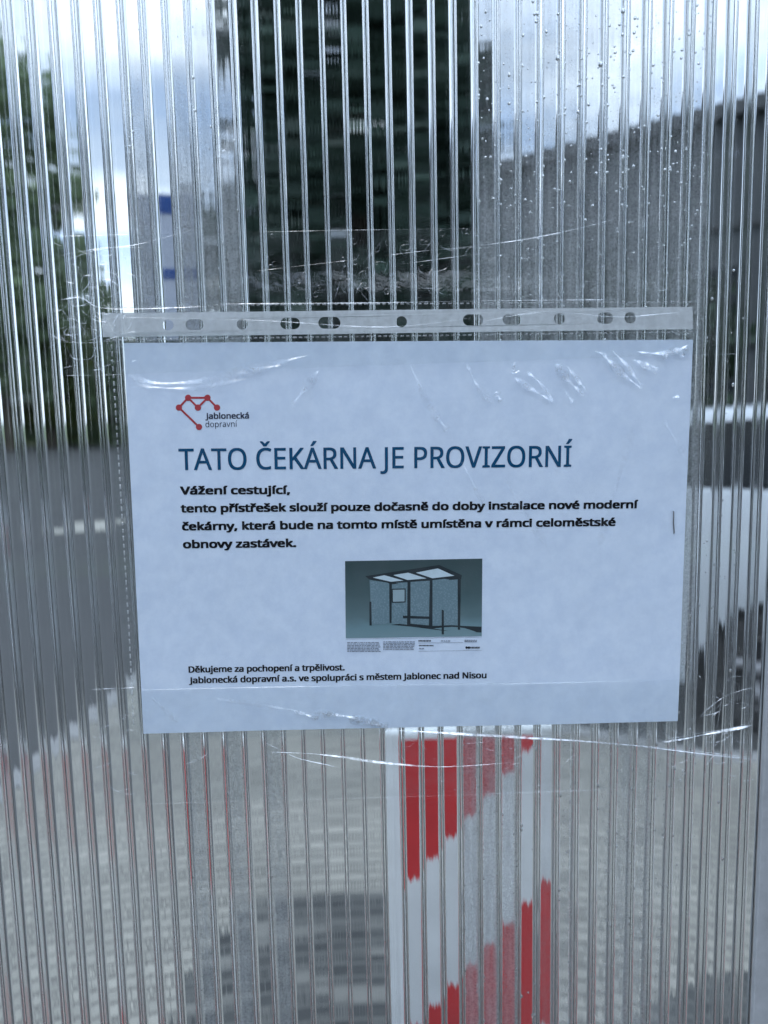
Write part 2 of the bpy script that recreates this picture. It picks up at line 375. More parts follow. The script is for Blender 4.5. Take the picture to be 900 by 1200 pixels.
for i, (px, yt, w) in enumerate(((262, 222, 62), (720, 330, 70))):
    lefttree(px, yt, w, 60, F_DARK, ('round dark tree far behind left of the tall dense tree', 'round dark tree far behind right of the tall dense tree')[i], 4000, 40)
for px, yt, w, Y, lab in ((612, 318, 46, 16, 'small dark tree in front of the grey building, nearest the tall dense tree'), (700, 300, 58, 16.5, 'middle dark tree in front of the grey building'), (806, 322, 50, 14, 'dark bushy tree in front of the right end of the grey building')):
    c = at(px, 400, Y); top = at(px, yt, Y).z; r = w/904*Y
    tree('broadleaf_tree', (c.x, Y, GZ), top*0.92, (c.x, Y, top*0.55), (r, r, top*0.45), 5000, 60, r*0.4, 0.12, F_DARK, lab, 'trees in front of the grey building', 2.6, 0.1)
# added trees, unseen behind the photographer, to darken what the panel mirrors
for i, x in enumerate((-9.5, -5.6, -1.8, 2.2, 6.0, 10.0)):
    h = (6.6, 7.2, 6.8, 6.5, 7.1, 6.7)[i]
    tree('broadleaf_tree', (x, -10.0, GZ), h*0.9, (x, -10.0, h*0.52), (2.9, 1.2, h*0.52), 11000, 110, 0.85, 0.3, F_DARK,
         'dark tree in the row behind the photographer, mirrored in the panel', 'added trees behind the photographer', 5.0)
g = MB(); a, b = at(-300, 500, 51.0), at(330, 500, 51.0)
g.add([(a.x, 50.5, -0.10), (b.x, 50.5, -0.10), (b.x+3, 60, 0.75), (a.x-3, 60, 0.75)], [(0, 1, 2, 3)])
tag(g.build('verge', plain('verge_grass', (0.11, 0.13, 0.045), 0.9, 0.35, 1.5, bump=0.5)), kind='structure')
# clipped hedge along the far verge
hp = []
a, b = at(-160, 500, 54.0), at(230, 500, 54.0)
n = 12000
hx = RNG.uniform(a.x, b.x, n); hz = GZ+3.6*RNG.random(n)**0.7*(0.85+0.3*np.sin(hx*0.9)); hy = 54+RNG.normal(0, 0.5, n)
h0 = empty('hedge', (float((a.x+b.x)/2), 54, GZ)); tag(h0, 'long green hedge along the far side of the road at left', 'hedge')
o = link('foliage', leaf_mesh('hedge', np.stack([hx-(a.x+b.x)/2, hy-54, hz-GZ], -1), 0.28), F_LEFT, h0)
# ------------------------------------------------------------------ buildings
def house(base, rz, w, d, h, rh, wallm, roofm, label):
    e = empty('house', base, rz); tag(e, label, 'house')
    m = MB(); m.box((-w/2, 0, -0.1), (w/2, d, h)); m.add([(-w/2, 0, h), (-w/2, d, h), (-w/2, d/2, h+rh-0.1)], [(0, 1, 2)]); m.add([(w/2, 0, h), (w/2, d, h), (w/2, d/2, h+rh-0.1)], [(0, 1, 2)])
    m.build('wall', wallm, e)
    r = MB(); o_ = 0.45
    for s in (0, 1):
        y0 = -o_ if s == 0 else d+o_; zz_ = h-o_*rh/(d/2)
        r.add([(-w/2-o_, y0, zz_), (w/2+o_, y0, zz_), (w/2+o_, d/2, h+rh), (-w/2-o_, d/2, h+rh), (-w/2-o_, y0, zz_+0.18), (w/2+o_, y0, zz_+0.18), (w/2+o_, d/2, h+rh+0.18), (-w/2-o_, d/2, h+rh+0.18)],
              [(0, 1, 2, 3), (4, 5, 6, 7), (0, 1, 5, 4), (1, 2, 6, 5), (2, 3, 7, 6), (3, 0, 4, 7)])
    r.build('roof', roofm, e)
    fm = plain('white_window_frame', (0.75, 0.75, 0.74), 0.4); gm = plain('dark_window_glass', (0.03, 0.035, 0.04), 0.08)
    for z in (1.0, 3.6):
        for k in range(4):
            x = -w/2+w*(k+0.5)/4
            f = MB(); f.box((x-0.65, -0.06, z), (x+0.65, 0.02, z+1.4)); fo = f.build('window', fm, e)
            f = MB(); f.box((x-0.55, -0.075, z+0.1), (x+0.55, -0.055, z+1.3)); f.build('pane', gm, fo)
    return e
q = at(95, 440, 75.0)
house((q.x, 75, GZ), R(12), 13, 9, 6.0, 3.4, plain('pale_render', (0.62, 0.60, 0.55), 0.8, 0.06, 2), plain('brown_roof_tiles', (0.13, 0.07, 0.055), 0.7, 0.2, 4),
      'pale rendered house between the trees beyond the road')
# long dark grey building at the right, its straight eave rising towards the camera
A, B = atz(560, 200, 9.0), atz(900, 112, 9.0)
dr = (B-A); dr.z = 0; dr.normalize()
P0 = A - dr*3.2; P1 = B + dr*9
L = (P1-P0).length; rz = math.atan2(dr.y, dr.x)
bd = empty('grey_building', (P0.x, P0.y, GZ), rz); tag(bd, 'long dark grey flat roofed building behind the right side of the panel', 'building')
HB = 9.0-GZ
m = MB(); m.box((0, 0, -0.1), (L, 10, HB-0.35)); m.build('wall', plain('grey_cladding', (0.060, 0.066, 0.071), 0.7, 0.12, 1.2), bd)
m = MB(); m.box((-0.3, -0.35, HB-0.35), (L+0.3, 10.3, HB)); m.build('roof', plain('dark_roof_edge', (0.05, 0.054, 0.058), 0.6, 0.1, 2), bd)
gm = plain('dark_strip_glass', (0.022, 0.026, 0.03), 0.15)
fm = plain('slate_frame', (0.07, 0.075, 0.08), 0.5)
for z in (1.0, 3.9):
    for k in range(7):
        x0 = 0.7+k*(L-1)/7; x1 = x0+(L-1)/7-0.7
        w = MB(); w.box((x0, -0.05, z), (x1, 0.05, z+1.35)); fo = w.build('window', fm, bd)
        w = MB(); w.box((x0+0.09, -0.075, z+0.09), (x1-0.09, -0.045, z+1.26)); w.build('pane', gm, fo)
w = MB()
for z in (3.1, 6.1): w.box((0, -0.10, z), (L, -0.003, z+0.16))
w.build('ledge', plain('dark_ledge', (0.045, 0.047, 0.05), 0.6), bd)

# ------------------------------------------------------------------ parked car (rear quarter shows at the right)
def car():
    wx = atz(905, 860, -0.12)
    e = empty('parked_car', (wx.x+0.0, wx.y-0.02, -0.124), R(-9)); tag(e, 'pale silvery hatchback parked at the kerb beyond the right edge of the notice', 'car')
    paint = plain('pale_car_paint', (0.56, 0.60, 0.64), 0.3, 0.03, 3, coat=0.4); glass = plain('tinted_car_glass', (0.008, 0.01, 0.012), 0.08, spec=0.2)
    black = plain('black_car_plastic', (0.02, 0.02, 0.022), 0.5); tyre = plain('tyre_rubber', (0.018, 0.018, 0.018), 0.8, 0.2, 40); rim = plain('alloy_rim', (0.5, 0.5, 0.52), 0.35, 0.06, 30, metal=0.8)
    # rear axle at x = 0, car points to +x, near side at y = 0
    W = 1.76
    lower = [(-0.66, 0.32), (-0.74, 0.5), (-0.74, 0.86), (-0.68, 1.08), (3.12, 0.98), (3.42, 0.82), (3.46, 0.42), (3.36, 0.26), (3.02, 0.24)]
    def arch(cx, r=0.37):
        return [(cx+r*math.cos(t), 0.30+r*math.sin(t)) for t in np.linspace(0.0, math.pi, 11)]
    prof = [(-0.66, 0.30), (-0.74, 0.5), (-0.75, 0.86), (-0.71, 1.06), (-0.6, 1.24), (2.35, 1.10), (3.1, 0.96), (3.42, 0.80), (3.46, 0.42), (3.38, 0.28)] + arch(2.62) + [(2.2, 0.22), (0.45, 0.22)] + arch(0.0) + [(-0.4, 0.24)]
    b = MB(); b.prism(prof, 0.0, W); bo = b.build('body', paint, e, bevel=0.03, smooth=True)
    # cabin: narrower at the roof
    base = [(-0.64, 1.2), (2.32, 1.075)]; roof = [(-0.52, 1.60), (-0.2, 1.665), (0.9, 1.685), (1.35, 1.60)]
    r = MB()
    sec = [(-0.66, 1.19, 0.02), (-0.60, 1.52, 0.13), (-0.45, 1.61, 0.2), (0.6, 1.65, 0.22), (1.3, 1.58, 0.2), (2.34, 1.08, 0.04)]
    bot = [(-0.66, 1.15, 0.02), (2.34, 1.05, 0.03)]
    pts = [(-0.655, 1.19), (-0.60, 1.50), (-0.42, 1.585), (0.6, 1.625), (1.3, 1.56), (2.3, 1.09)]
    inn = [0.02, 0.12, 0.16, 0.17, 0.15, 0.05]
    k = len(pts)
    vs = [(x, i, z) for (x, z), i in zip(pts, inn)]+[(x, W-i, z) for (x, z), i in zip(pts, inn)]
    r.add(vs, [tuple(range(k)), tuple(range(k, 2*k))[::-1]]+[(i, i+1, k+i+1, k+i) for i in range(k-1)]+[(k-1, 0, k, 2*k-1)])
    r.build('roof', paint, e, bevel=0.035, smooth=True)
    def sidept(x, z, off=0.012): return (x, 0.02+(z-1.19)/0.4*0.13-off, z)
    def pane(name, poly, off=0.014, mat=glass):
        w = MB(); vs = [sidept(x, z, off) for x, z in poly]+[sidept(x, z, -0.01) for x, z in poly]; k = len(poly)
        w.add(vs, [tuple(range(k))]+[(i, (i+1) % k, k+(i+1) % k, k+i) for i in range(k)]+[tuple(range(k, 2*k))[::-1]])
        return w.build(name, mat, e)
    pane('side_window', [(-0.52, 1.235), (0.02, 1.215), (0.02, 1.555), (-0.44, 1.525)])
    pane('side_window', [(0.09, 1.212), (0.86, 1.18), (0.86, 1.575), (0.09, 1.56)])
    pane('side_window', [(0.95, 1.176), (2.0, 1.135), (1.3, 1.525), (0.95, 1.575)])
    w = MB(); w.add([(-0.685, 0.2, 1.22), (-0.685, W-0.2, 1.22), (-0.62, W-0.28, 1.5), (-0.62, 0.28, 1.5)], [(0, 1, 2, 3)]); w.build('rear_window', glass, e)
    for cx in (0.0, 2.62):
        for s in (0, 1):
            y = 0.015 if s == 0 else W-0.215
            wmesh = MB()
            rr = [(0.20, 0.0), (0.285, 0.0), (0.305, 0.03), (0.305, 0.17), (0.285, 0.2), (0.20, 0.2)]
            nn = 40; vs = [(cx+q_*math.cos(t), y+yy, 0.305+q_*math.sin(t)) for t in np.linspace(0, 2*math.pi, nn, endpoint=False) for q_, yy in rr]; kk = len(rr)
            wmesh.add(vs, [(i*kk+j, ((i+1) % nn)*kk+j, ((i+1) % nn)*kk+(j+1) % kk, i*kk+(j+1) % kk) for i in range(nn) for j in range(kk)])
            wo_ = empty('wheel', (0, 0, 0)); wo_.parent = e
            wmesh.build('tyre', tyre, wo_, smooth=True)
            rm = MB(); yo = y+0.03 if s == 0 else y+0.17
            for sp in range(5):
                t = 2*math.pi*sp/5+0.3
                rm.tube([(cx+0.03*math.cos(t), yo, 0.305+0.03*math.sin(t)), (cx+0.2*math.cos(t), yo, 0.305+0.2*math.sin(t))], [0.04, 0.026], 8)
            rm.tube([(cx, yo-0.015, 0.305), (cx, yo+0.03, 0.305)], 0.06, 16)
            nn = 40; vs = [(cx+q_*math.cos(t), yo+yy, 0.305+q_*math.sin(t)) for t in np.linspace(0, 2*math.pi, nn, endpoint=False) for q_, yy in ((0.186, -0.01), (0.206, -0.01), (0.206, 0.06), (0.186, 0.06))]
            rm.add(vs, [(i*4+j, ((i+1) % nn)*4+j, ((i+1) % nn)*4+(j+1) % 4, i*4+(j+1) % 4) for i in range(nn) for j in range(4)])
            rm.build('rim', rim, wo_, smooth=True)
            d = MB(); d.tube([(cx, y+0.09, 0.305), (cx, y+0.11, 0.305)], 0.2, 32); d.build('brake_disc', black, wo_)
    w = MB(); w.box((-0.79, 0.10, 0.30), (-0.70, W-0.10, 0.55)); w.build('bumper', paint, e, bevel=0.03, smooth=True)
    w = MB(); w.box((-0.735, 0.03, 0.88), (-0.60, 0.26, 1.1)); w.build('tail_light', plain('red_lens', (0.35, 0.01, 0.012), 0.15), e, bevel=0.02)
    w = MB(); w.box((-0.735, W-0.26, 0.88), (-0.60, W-0.03, 1.1)); w.build('tail_light', bpy.data.materials['red_lens'], e, bevel=0.02)
    for s in (0, 1):
        w = MB(); y = 0.05 if s == 0 else W-0.40; w.box((3.28, y, 0.66), (3.44, y+0.35, 0.8)); w.build('headlight', plain('clear_lens', (0.6, 0.62, 0.65), 0.1), e, bevel=0.03)
    w = MB(); w.box((0.45, -0.012, 0.25), (2.2, 0.005, 0.36)); w.build('sill_trim', black, e, bevel=0.008)
    for x in (0.22, 1.2):
        w = MB(); w.box((x, -0.03, 1.0), (x+0.2, 0.004, 1.03)); w.build('door_handle', paint, e, bevel=0.006)
    for x in (0.06, 0.92):
        w = MB(); w.box((x-0.004, -0.002, 0.4), (x+0.004, 0.004, 1.18)); w.build('door_gap', black, e)
car()

# ------------------------------------------------------------------ bus stop sign
def stop_sign():
    Y = 3.1; x0, x1 = at(150, 240, Y).x, at(238, 240, Y).x; zt = at(195, 226, Y).z
    xc = (x0+x1)/2; w = x1-x0
    e = empty('bus_stop_sign', (xc+w*0.2, Y, -0.004)); tag(e, 'pale bus stop sign plate with dark blue blocks on a steel post', 'sign')
    h = zt; t = 0.02; ox = -w*0.2
    m = MB(); m.tube([(0, 0.045, 0), (0, 0.045, h+0.05)], 0.03, 16); m.build('post', MAT_POST, e, smooth=True)
    zb = h-0.62
    m = MB(); m.box((ox-w/2, -t/2, zb), (ox+w/2, t/2, h)); pl = m.build('sign_plate', plain('pale_sign_plate', (0.42, 0.46, 0.55), 0.4, 0.05, 9), e, bevel=0.004)
    blue = plain('sign_blue', (0.006, 0.055, 0.24), 0.4, 0.05, 9)
    m = MB(); m.box((-0.045+ox, -t/2-0.003, h-0.085), (0.055+ox, -t/2+0.004, h-0.01)); m.build('blue_panel', blue, pl)
    m = MB(); m.box((-0.045+ox, -t/2-0.003, h-0.36), (0.13+ox, -t/2+0.004, h-0.315)); m.build('blue_panel', blue, pl)
stop_sign()

# ------------------------------------------------------------------ red and white traffic beacon
def beacon():
    Y = 0.80; xl, xr = at(459, 1000, Y).x, at(658, 1000, Y).x; zt = at(550, 851, Y).z
    xc = (xl+xr)/2; w = xr-xl; hh = 1.0; z0 = zt-hh
    e = empty('traffic_beacon', (xc, Y, 0.0)); tag(e, 'red and white striped traffic beacon board standing below the notice', 'traffic beacon')
    m, t, o = M('beacon_stripes')
    co = N(t, 'ShaderNodeTexCoord'); s = N(t, 'ShaderNodeSeparateXYZ', {0: co.outputs['Object']})
    # stripe boundary measured on the board: through (535,968) rising to the right about 49 degrees
    q = at(535, 968, Y); per = (at(535, 968, Y).z-at(535, 1140, Y).z)*2
    k = 1.15
    a = N(t, 'ShaderNodeMath', {0: s.outputs['X'], 1: -k}, operation='MULTIPLY_ADD'); t.links.new(s.outputs['Z'], a.inputs[2])
    ph = (q.x-xc)*(-k)+q.z
    a2 = N(t, 'ShaderNodeMath', {0: a.outputs[0], 1: ph}, operation='SUBTRACT')
    a3 = N(t, 'ShaderNodeMath', {0: a2.outputs[0], 1: per}, operation='DIVIDE')
    fr = N(t, 'ShaderNodeMath', {0: a3.outputs[0]}, operation='FRACT')
    st = N(t, 'ShaderNodeMath', {0: fr.outputs[0], 1: 0.5}, operation='LESS_THAN')
    ax = N(t, 'ShaderNodeMath', {0: s.outputs['X']}, operation='ABSOLUTE')
    inx = N(t, 'ShaderNodeMath', {0: ax.outputs[0], 1: w/2-0.012}, operation='LESS_THAN')
    inz = N(t, 'ShaderNodeMath', {0: s.outputs['Z'], 1: zt-0.014}, operation='LESS_THAN')
    f = N(t, 'ShaderNodeMath', {0: st.outputs[0], 1: inx.outputs[0]}, operation='MULTIPLY'); f = N(t, 'ShaderNodeMath', {0: f.outputs[0], 1: inz.outputs[0]}, operation='MULTIPLY')
    no = N(t, 'ShaderNodeTexNoise', {'Vector': co.outputs['Object'], 'Scale': 14, 'Detail': 6})
    dr_ = N(t, 'ShaderNodeMapRange', {'Value': no.outputs['Fac'], 'From Min': 0.35, 'From Max': 0.7, 'To Min': 1.0, 'To Max': 0.86})
    mc = N(t, 'ShaderNodeMix', {'Factor': f.outputs[0], 'A': (0.82, 0.84, 0.85, 1), 'B': (0.66, 0.010, 0.014, 1)}, data_type='RGBA')
    ml = N(t, 'ShaderNodeVectorMath', {0: mc.outputs['Result'], 'Scale': dr_.outputs[0]}, operation='SCALE')
    p = N(t, 'ShaderNodeBsdfPrincipled', {'Base Color': ml.outputs[0], 'Roughness': 0.4}); t.links.new(p.outputs[0], o.inputs[0])
    b = MB(); b.box((-w/2, -0.012, z0), (w/2, 0.012, zt)); b.build('board', m, e, bevel=0.006)
    rub = plain('black_rubber', (0.025, 0.025, 0.025), 0.8, 0.2, 30, bump=0.2)
    b = MB(); b.prism([(-0.40, 0.002), (0.40, 0.002), (0.36, 0.11), (-0.36, 0.11)], -0.19, 0.19); b.build('base', rub, e, bevel=0.012)
    b = MB(); b.box((-0.03, -0.012, 0.10), (0.03, 0.012, z0+0.01)); b.box((-0.028, 0.013, z0), (0.028, 0.035, zt-0.2)); b.build('stem', MAT_POST, e)
beacon()

# ------------------------------------------------------------------ shelter: twin wall polycarbonate
PITCH_R, RIB0, T, WALL, RIBW, FIL = 0.011, 0.003, 0.0098, 0.00055, 0.0006, 0.00125
LENS = 0.000024
ZB, ZT = 0.12, 2.02
K0, K1 = -46, 19           # ribs from K0 to K1
shelter = empty('bus_shelter', (0, 0, -0.004)); tag(shelter, 'ribbed clear polycarbonate wall of a bus shelter in an aluminium frame', 'shelter wall')
SZ = 0.004
def zs():
    return np.concatenate([np.linspace(ZB, 1.08, 6)[:-1], np.linspace(1.08, 1.74, 34), np.linspace(1.74, ZT, 6)[1:]])
def cavity(cx, seed):
    rg = np.random.default_rng(1000+seed)
    a = PITCH_R/2-RIBW/2
    nf = 30; FIL = rg.uniform(0.00100, 0.00155)
    u = np.linspace(-(a-FIL), a-FIL, nf)
    y0, y1 = WALL, T-WALL
    corner = lambda cx_, cy_, t0, t1: [(cx_+FIL*math.cos(t), cy_+FIL*math.sin(t)) for t in np.linspace(t0, t1, 15)[1:-1]]
    pts = [(x, y0, 1) for x in u]
    pts += [(x, y, 0) for x, y in corner(a-FIL, y0+FIL, -math.pi/2, 0)]
    pts += [(a, y, 0) for y in np.linspace(y0+FIL, y1-FIL, 5)]
    pts += [(x, y, 0) for x, y in corner(a-FIL, y1-FIL, 0, math.pi/2)]
    pts += [(x, y1, 2) for x in u[::-1]]
    pts += [(x, y, 0) for x, y in corner(-a+FIL, y1-FIL, math.pi/2, math.pi)]
    pts += [(-a, y, 0) for y in np.linspace(y1-FIL, y0+FIL, 5)]
    pts += [(x, y, 0) for x, y in corner(-a+FIL, y0+FIL, math.pi, 1.5*math.pi)]
    P = np.array(pts); Z = zs()
    X = np.repeat(P[None, :, 0], len(Z), 0); Y = np.repeat(P[None, :, 1], len(Z), 0); kind = P[:, 2]
    w = np.clip(1-(P[:, 0]/a)**2, 0, 1)
    for side, sg in ((1, 1), (2, -1)):
        sel = kind == side
        lz = LENS*(1+0.22*np.sin(Z*rg.uniform(6, 14)+rg.uniform(0, 6)))*rg.uniform(0.8, 1.25)
        d = lz[:, None]*w[None, sel]
        env = np.clip(w[sel]*1.6, 0, 1)
        for lam, amp in ((0.0037, 1.5e-6), (0.0017, 0.7e-6), (0.0009, 0.4e-6)):
            ph = rg.uniform(0, 6)+np.sin(Z*rg.uniform(3, 9)+rg.uniform(0, 6))*0.8
            d = d+amp*rg.uniform(0.5, 1.4)*env*np.sin(2*math.pi*P[None, sel, 0]/lam+ph[:, None])
        Y[:, sel] += sg*d
    # the ribs themselves wander a little
    edge = (np.abs(P[:, 0])/a)**4
    for sgn in (-1, 1):
        wob = 0.00013*np.sin(Z*rg.uniform(9, 16)+rg.uniform(0, 6))+0.00005*np.sin(Z*rg.uniform(30, 55)+rg.uniform(0, 6))
        X = X + wob[:, None]*(edge*(np.sign(P[:, 0]) == sgn))
    X = X + cx
    V = np.stack([X, Y, np.repeat(Z[:, None], len(P), 1)], -1).reshape(-1, 3)
    fm_ = np.tile((kind == 0).astype(np.int32), len(Z)-1)
    return V, grid_faces(len(P), len(Z), True), fm_
Vs, Fs, nv = [], [], 0; Ms = []
for k in range(K0, K1):
    V, F, mm_ = cavity(RIB0+PITCH_R*(k+0.5), k); Ms.append(mm_); Vs.append(V); Fs.append(F[:, ::-1] + nv); nv += len(V)
XL, XR = RIB0+PITCH_R*K0-0.0004, RIB0+PITCH_R*K1+0.0004
xs = np.arange(XL, XR, 0.0011); Z = zs()
for yy, flip, sd_ in ((0.0, False, 1), (T, True, 2)):
    rg = np.random.default_rng(sd_)
    X, ZZ = np.meshgrid(xs, Z)
    Y = yy + 2.5e-6*np.sin(X*2*math.pi/0.0062+1.5*np.sin(ZZ*5))+1.5e-5*np.sin(X*2*math.pi/0.09+ZZ*3+sd_)
    V = np.stack([X, Y, ZZ], -1).reshape(-1, 3); F = grid_faces(len(xs), len(Z))
    Vs.append(V); Fs.append((F[:, ::-1] if flip else F)+nv); nv += len(V); Ms.append(np.zeros(len(F), np.int32))
V = np.concatenate(Vs); V[:, 2] += SZ
pane = link('glazing_panel', np_mesh('glazing_panel', V, np.concatenate(Fs)), [MAT_PC, MAT_RIB], shelter, smooth=True)
pane.data.polygons.foreach_set('material_index', np.concatenate(Ms))
# frame of the shelter wall
m = MB(); m.box((XL-0.03, -0.012, SZ+0.08), (0.23, T+0.012, SZ+ZB+0.01)); m.build('bottom_rail', MAT_ALU, shelter, bevel=0.002)
m = MB(); m.box((XL-0.03, -0.012, SZ+ZT-0.01), (0.23, T+0.012, SZ+ZT+0.04)); m.build('top_rail', MAT_ALU, shelter, bevel=0.002)
xe = at(890, 1000, -0.004).x
def profile_mat():
    return plain('milky_profile', (0.37, 0.385, 0.40), 0.35, 0.12, 90, bump=0.15, bscale=900)
m = MB(); m.box((xe, -0.0045, SZ+0.06), (xe+0.036, -0.0008, SZ+ZT+0.05)); m.box((xe+0.010, T+0.0008, SZ+0.06), (xe+0.036, T+0.0045, SZ+ZT+0.05)); m.box((xe+0.016, -0.0012, SZ+0.06), (xe+0.02, T+0.0012, SZ+ZT+0.05))
m.build('edge_profile', profile_mat(), shelter, bevel=0.0008)
for x in (XL-0.06, xe+0.05):
    m = MB(); m.box((x-0.025, -0.02, 0.002), (x+0.025, 0.03, SZ+ZT+0.06)); m.build('post', MAT_ALU, shelter, bevel=0.003)

# condensation inside some channels: (channel, density, lowest z where it is thick, ...)
def channel_density(k, z):
    fade = lambda a, b: np.clip((z-a)/(b-a), 0, 1)
    top = {2: 0, 3: .95, 4: .9, 5: .8, 6: .85, 7: .9, 8: .75, 9: .8, 10: .8, 11: .85, 12: .8, 13: .75, 14: .12, -13: .8, -11: .85, -10: .75, -9: 1.0, -8: 0, -12: .06, 0: .02, -4: .03}
    low = {2: 1.0, 3: .95, 4: .8, 5: .12, 6: .35, 7: .5, 8: .3, 9: .5, 10: .95, 11: .85, 12: .45, 13: .2, -12: .95, -10: 1.0, -8: .95, -6: .05, 1: .03}
    if k not in top and k not in low: return None
    f = fade(1.30, 1.47)
    r = low.get(k, 0)*(1-f)*0.52 + top.get(k, 0)*f*0.98
    if k >= 3: return r*(1-0.74*fade(1.565, 1.64))
    return r*(1-0.78*fade(1.575, 1.66))
mv, mf, md, nv = [], [], [], 0
Z = np.linspace(ZB+0.05, ZT-0.05, 120)
a = PITCH_R/2-RIBW/2-0.0009
for k in range(-14, 16):
    d = channel_density(k, Z)
    if d is None: continue
    cx = RIB0+PITCH_R*(k+0.5); u = np.linspace(-a, a, 7)
    X, ZZ = np.meshgrid(cx+u, Z); Y = np.full_like(X, WALL+0.00007)+0.00002*np.sin(ZZ*40+k)
    mv.append(np.stack([X, Y, ZZ+SZ], -1).reshape(-1, 3)); mf.append(grid_faces(7, len(Z))+nv); nv += 7*len(Z)
    md.append((d[:, None]*np.array([0.55, 0.95, 1, 1, 1, 0.95, 0.55])[None, :]).ravel())
me = np_mesh('condensation', np.concatenate(mv), np.concatenate(mf))
at_ = me.attributes.new('dens', 'FLOAT', 'POINT'); at_.data.foreach_set('value', np.concatenate(md).astype(np.float32))
tag(link('condensation', me, MAT_MIST, shelter, smooth=True), kind='stuff')
# droplets clinging to the inner face of the front wall and along the ribs
def domes(pos, rad, sgn):
    rings = [(0.62, 0.0), (0.92, 0.40), (1.0, 0.80), (0.92, 1.20), (0.70, 1.52), (0.38, 1.73)]; ns = 10
    tv = np.array([(r*math.cos(2*math.pi*j/ns), h, r*math.sin(2*math.pi*j/ns)) for r, h in rings for j in range(ns)]+[(0, 1.8, 0), (0, 0, 0)])
    tf = []
    for i in range(len(rings)-1):
        for j in range(ns): tf.append((i*ns+j, i*ns+(j+1) % ns, (i+1)*ns+(j+1) % ns, (i+1)*ns+j))
    for j in range(ns):
        q_ = len(rings); tf.append(((q_-1)*ns+j, (q_-1)*ns+(j+1) % ns, q_*ns, q_*ns)); tf.append((j, q_*ns+1, q_*ns+1, (j+1) % ns))
    F4 = [f for f in tf]
    n = len(pos); nvt = len(tv)
    sc = rad[:, None, None]*np.stack([np.ones(n), sgn, RNG.uniform(0.9, 1.5, n)], -1)[:, None, :]
    V = (tv[None]*sc+pos[:, None, :]).reshape(-1, 3)
    tri = np.array([t for f in F4 for t in ([(f[0], f[1], f[2])] if f[2] == f[3] else [(f[0], f[1], f[3])] if f[1] == f[2] else [(f[0], f[1], f[2]), (f[0], f[2], f[3])])])
    F = (tri[None]+(np.arange(n)*nvt)[:, None, None]).reshape(-1, 3)
    return V, F
dp, drd, dsg = [], [], []
def drops(k, n, z0, z1, edge=0.5, r0=0.00016, r1=0.00034):
    cx = RIB0+PITCH_R*(k+0.5)
    for _ in range(n):
        if random.random() < edge: u = random.choice((-1, 1))*(a-abs(random.gauss(0.0001, 0.00025)))
        else: u = random.uniform(-a, a)
        back = z1 < 1.51 and random.random() < 0.6
        yy_ = LENS*(1-(u/0.0052)**2)+0.00003
        dp.append((cx+u, (T-WALL-yy_) if back else WALL+yy_, random.uniform(z0, z1)+SZ)); dsg.append(-1 if back else 1); drd.append(min(0.0008, random.lognormvariate(math.log(random.uniform(r0, r1)), 0.48)))
for k in range(3, 14): drops(k, 105, 1.49, 1.74, 0.3, 0.00024, 0.00062)
for k in (2, 3, 4, 5, 7, 9, 10, 11, 12): drops(k, 38, 1.10, 1.50, 0.94, 0.00055, 0.00085)
for k in (-13, -11, -10, -9): drops(k, 34, 1.5, 1.72, 0.75, 0.0002, 0.0004)
for k in (-12, -10, -8): drops(k, 30, 1.10, 1.35, 0.95, 0.00055, 0.00085)
for k in (13, 14, 15): drops(k, 60, 1.22, 1.56, 0.6, 0.0002, 0.0004)
for k, zz_, r in ((6, 1.668, 0.0011), (8, 1.665, 0.0013), (12, 1.575, 0.0009), (3, 1.60, 0.0009), (7, 1.655, 0.0009), (9, 1.69, 0.0011), (5, 1.685, 0.0008)):
    dp.append((RIB0+PITCH_R*(k+0.5)+0.0030, WALL+0.00004, zz_)); drd.append(r); dsg.append(1)
V, F = domes(np.array(dp), np.array(drd), np.array(dsg, float))
me = np_mesh('water_droplets', V, F); tag(link('water_droplets', me, MAT_WATER, shelter, smooth=True), kind='stuff')
for o in shelter.children: o.location.z += 0.0
shelter.location.z = -0.004

# ------------------------------------------------------------------ notice, sleeve, tape
TH = -0.0129
PC = Vector((0.0, 0.0, 1.42))
PW, PH = 0.297, 0.210
def loc(x, z):               # local coordinates on the sheet (centre origin)
    d = (x-PC.x, z-PC.z); c, s = math.cos(-TH), math.sin(-TH)
    return d[0]*c-d[1]*s, d[0]*s+d[1]*c
def wld(u, v):
    c, s = math.cos(TH), math.sin(TH); return PC.x+u*c-v*s, PC.z+u*s+v*c
def paperY(x, z):
    u, v = loc(x, z)
    return -0.00145 - 0.00036*np.sin(u*21+v*9+0.6) - 0.00022*np.sin(v*33-u*8) - 0.00012*np.sin(u*60+v*40+1) - 0.00005*np.sin(u*130-v*95)
def sheet(u0, u1, v0, v1, nu, nv, fy):
    U, Vv = np.meshgrid(np.linspace(u0, u1, nu), np.linspace(v0, v1, nv))
    c, s = math.cos(TH), math.sin(TH)
    X = PC.x+U*c-Vv*s; Zz = PC.z+U*s+Vv*c; Y = fy(X, Zz)
    return np.stack([X, Y, Zz], -1).reshape(-1, 3), grid_faces(nu, nv)
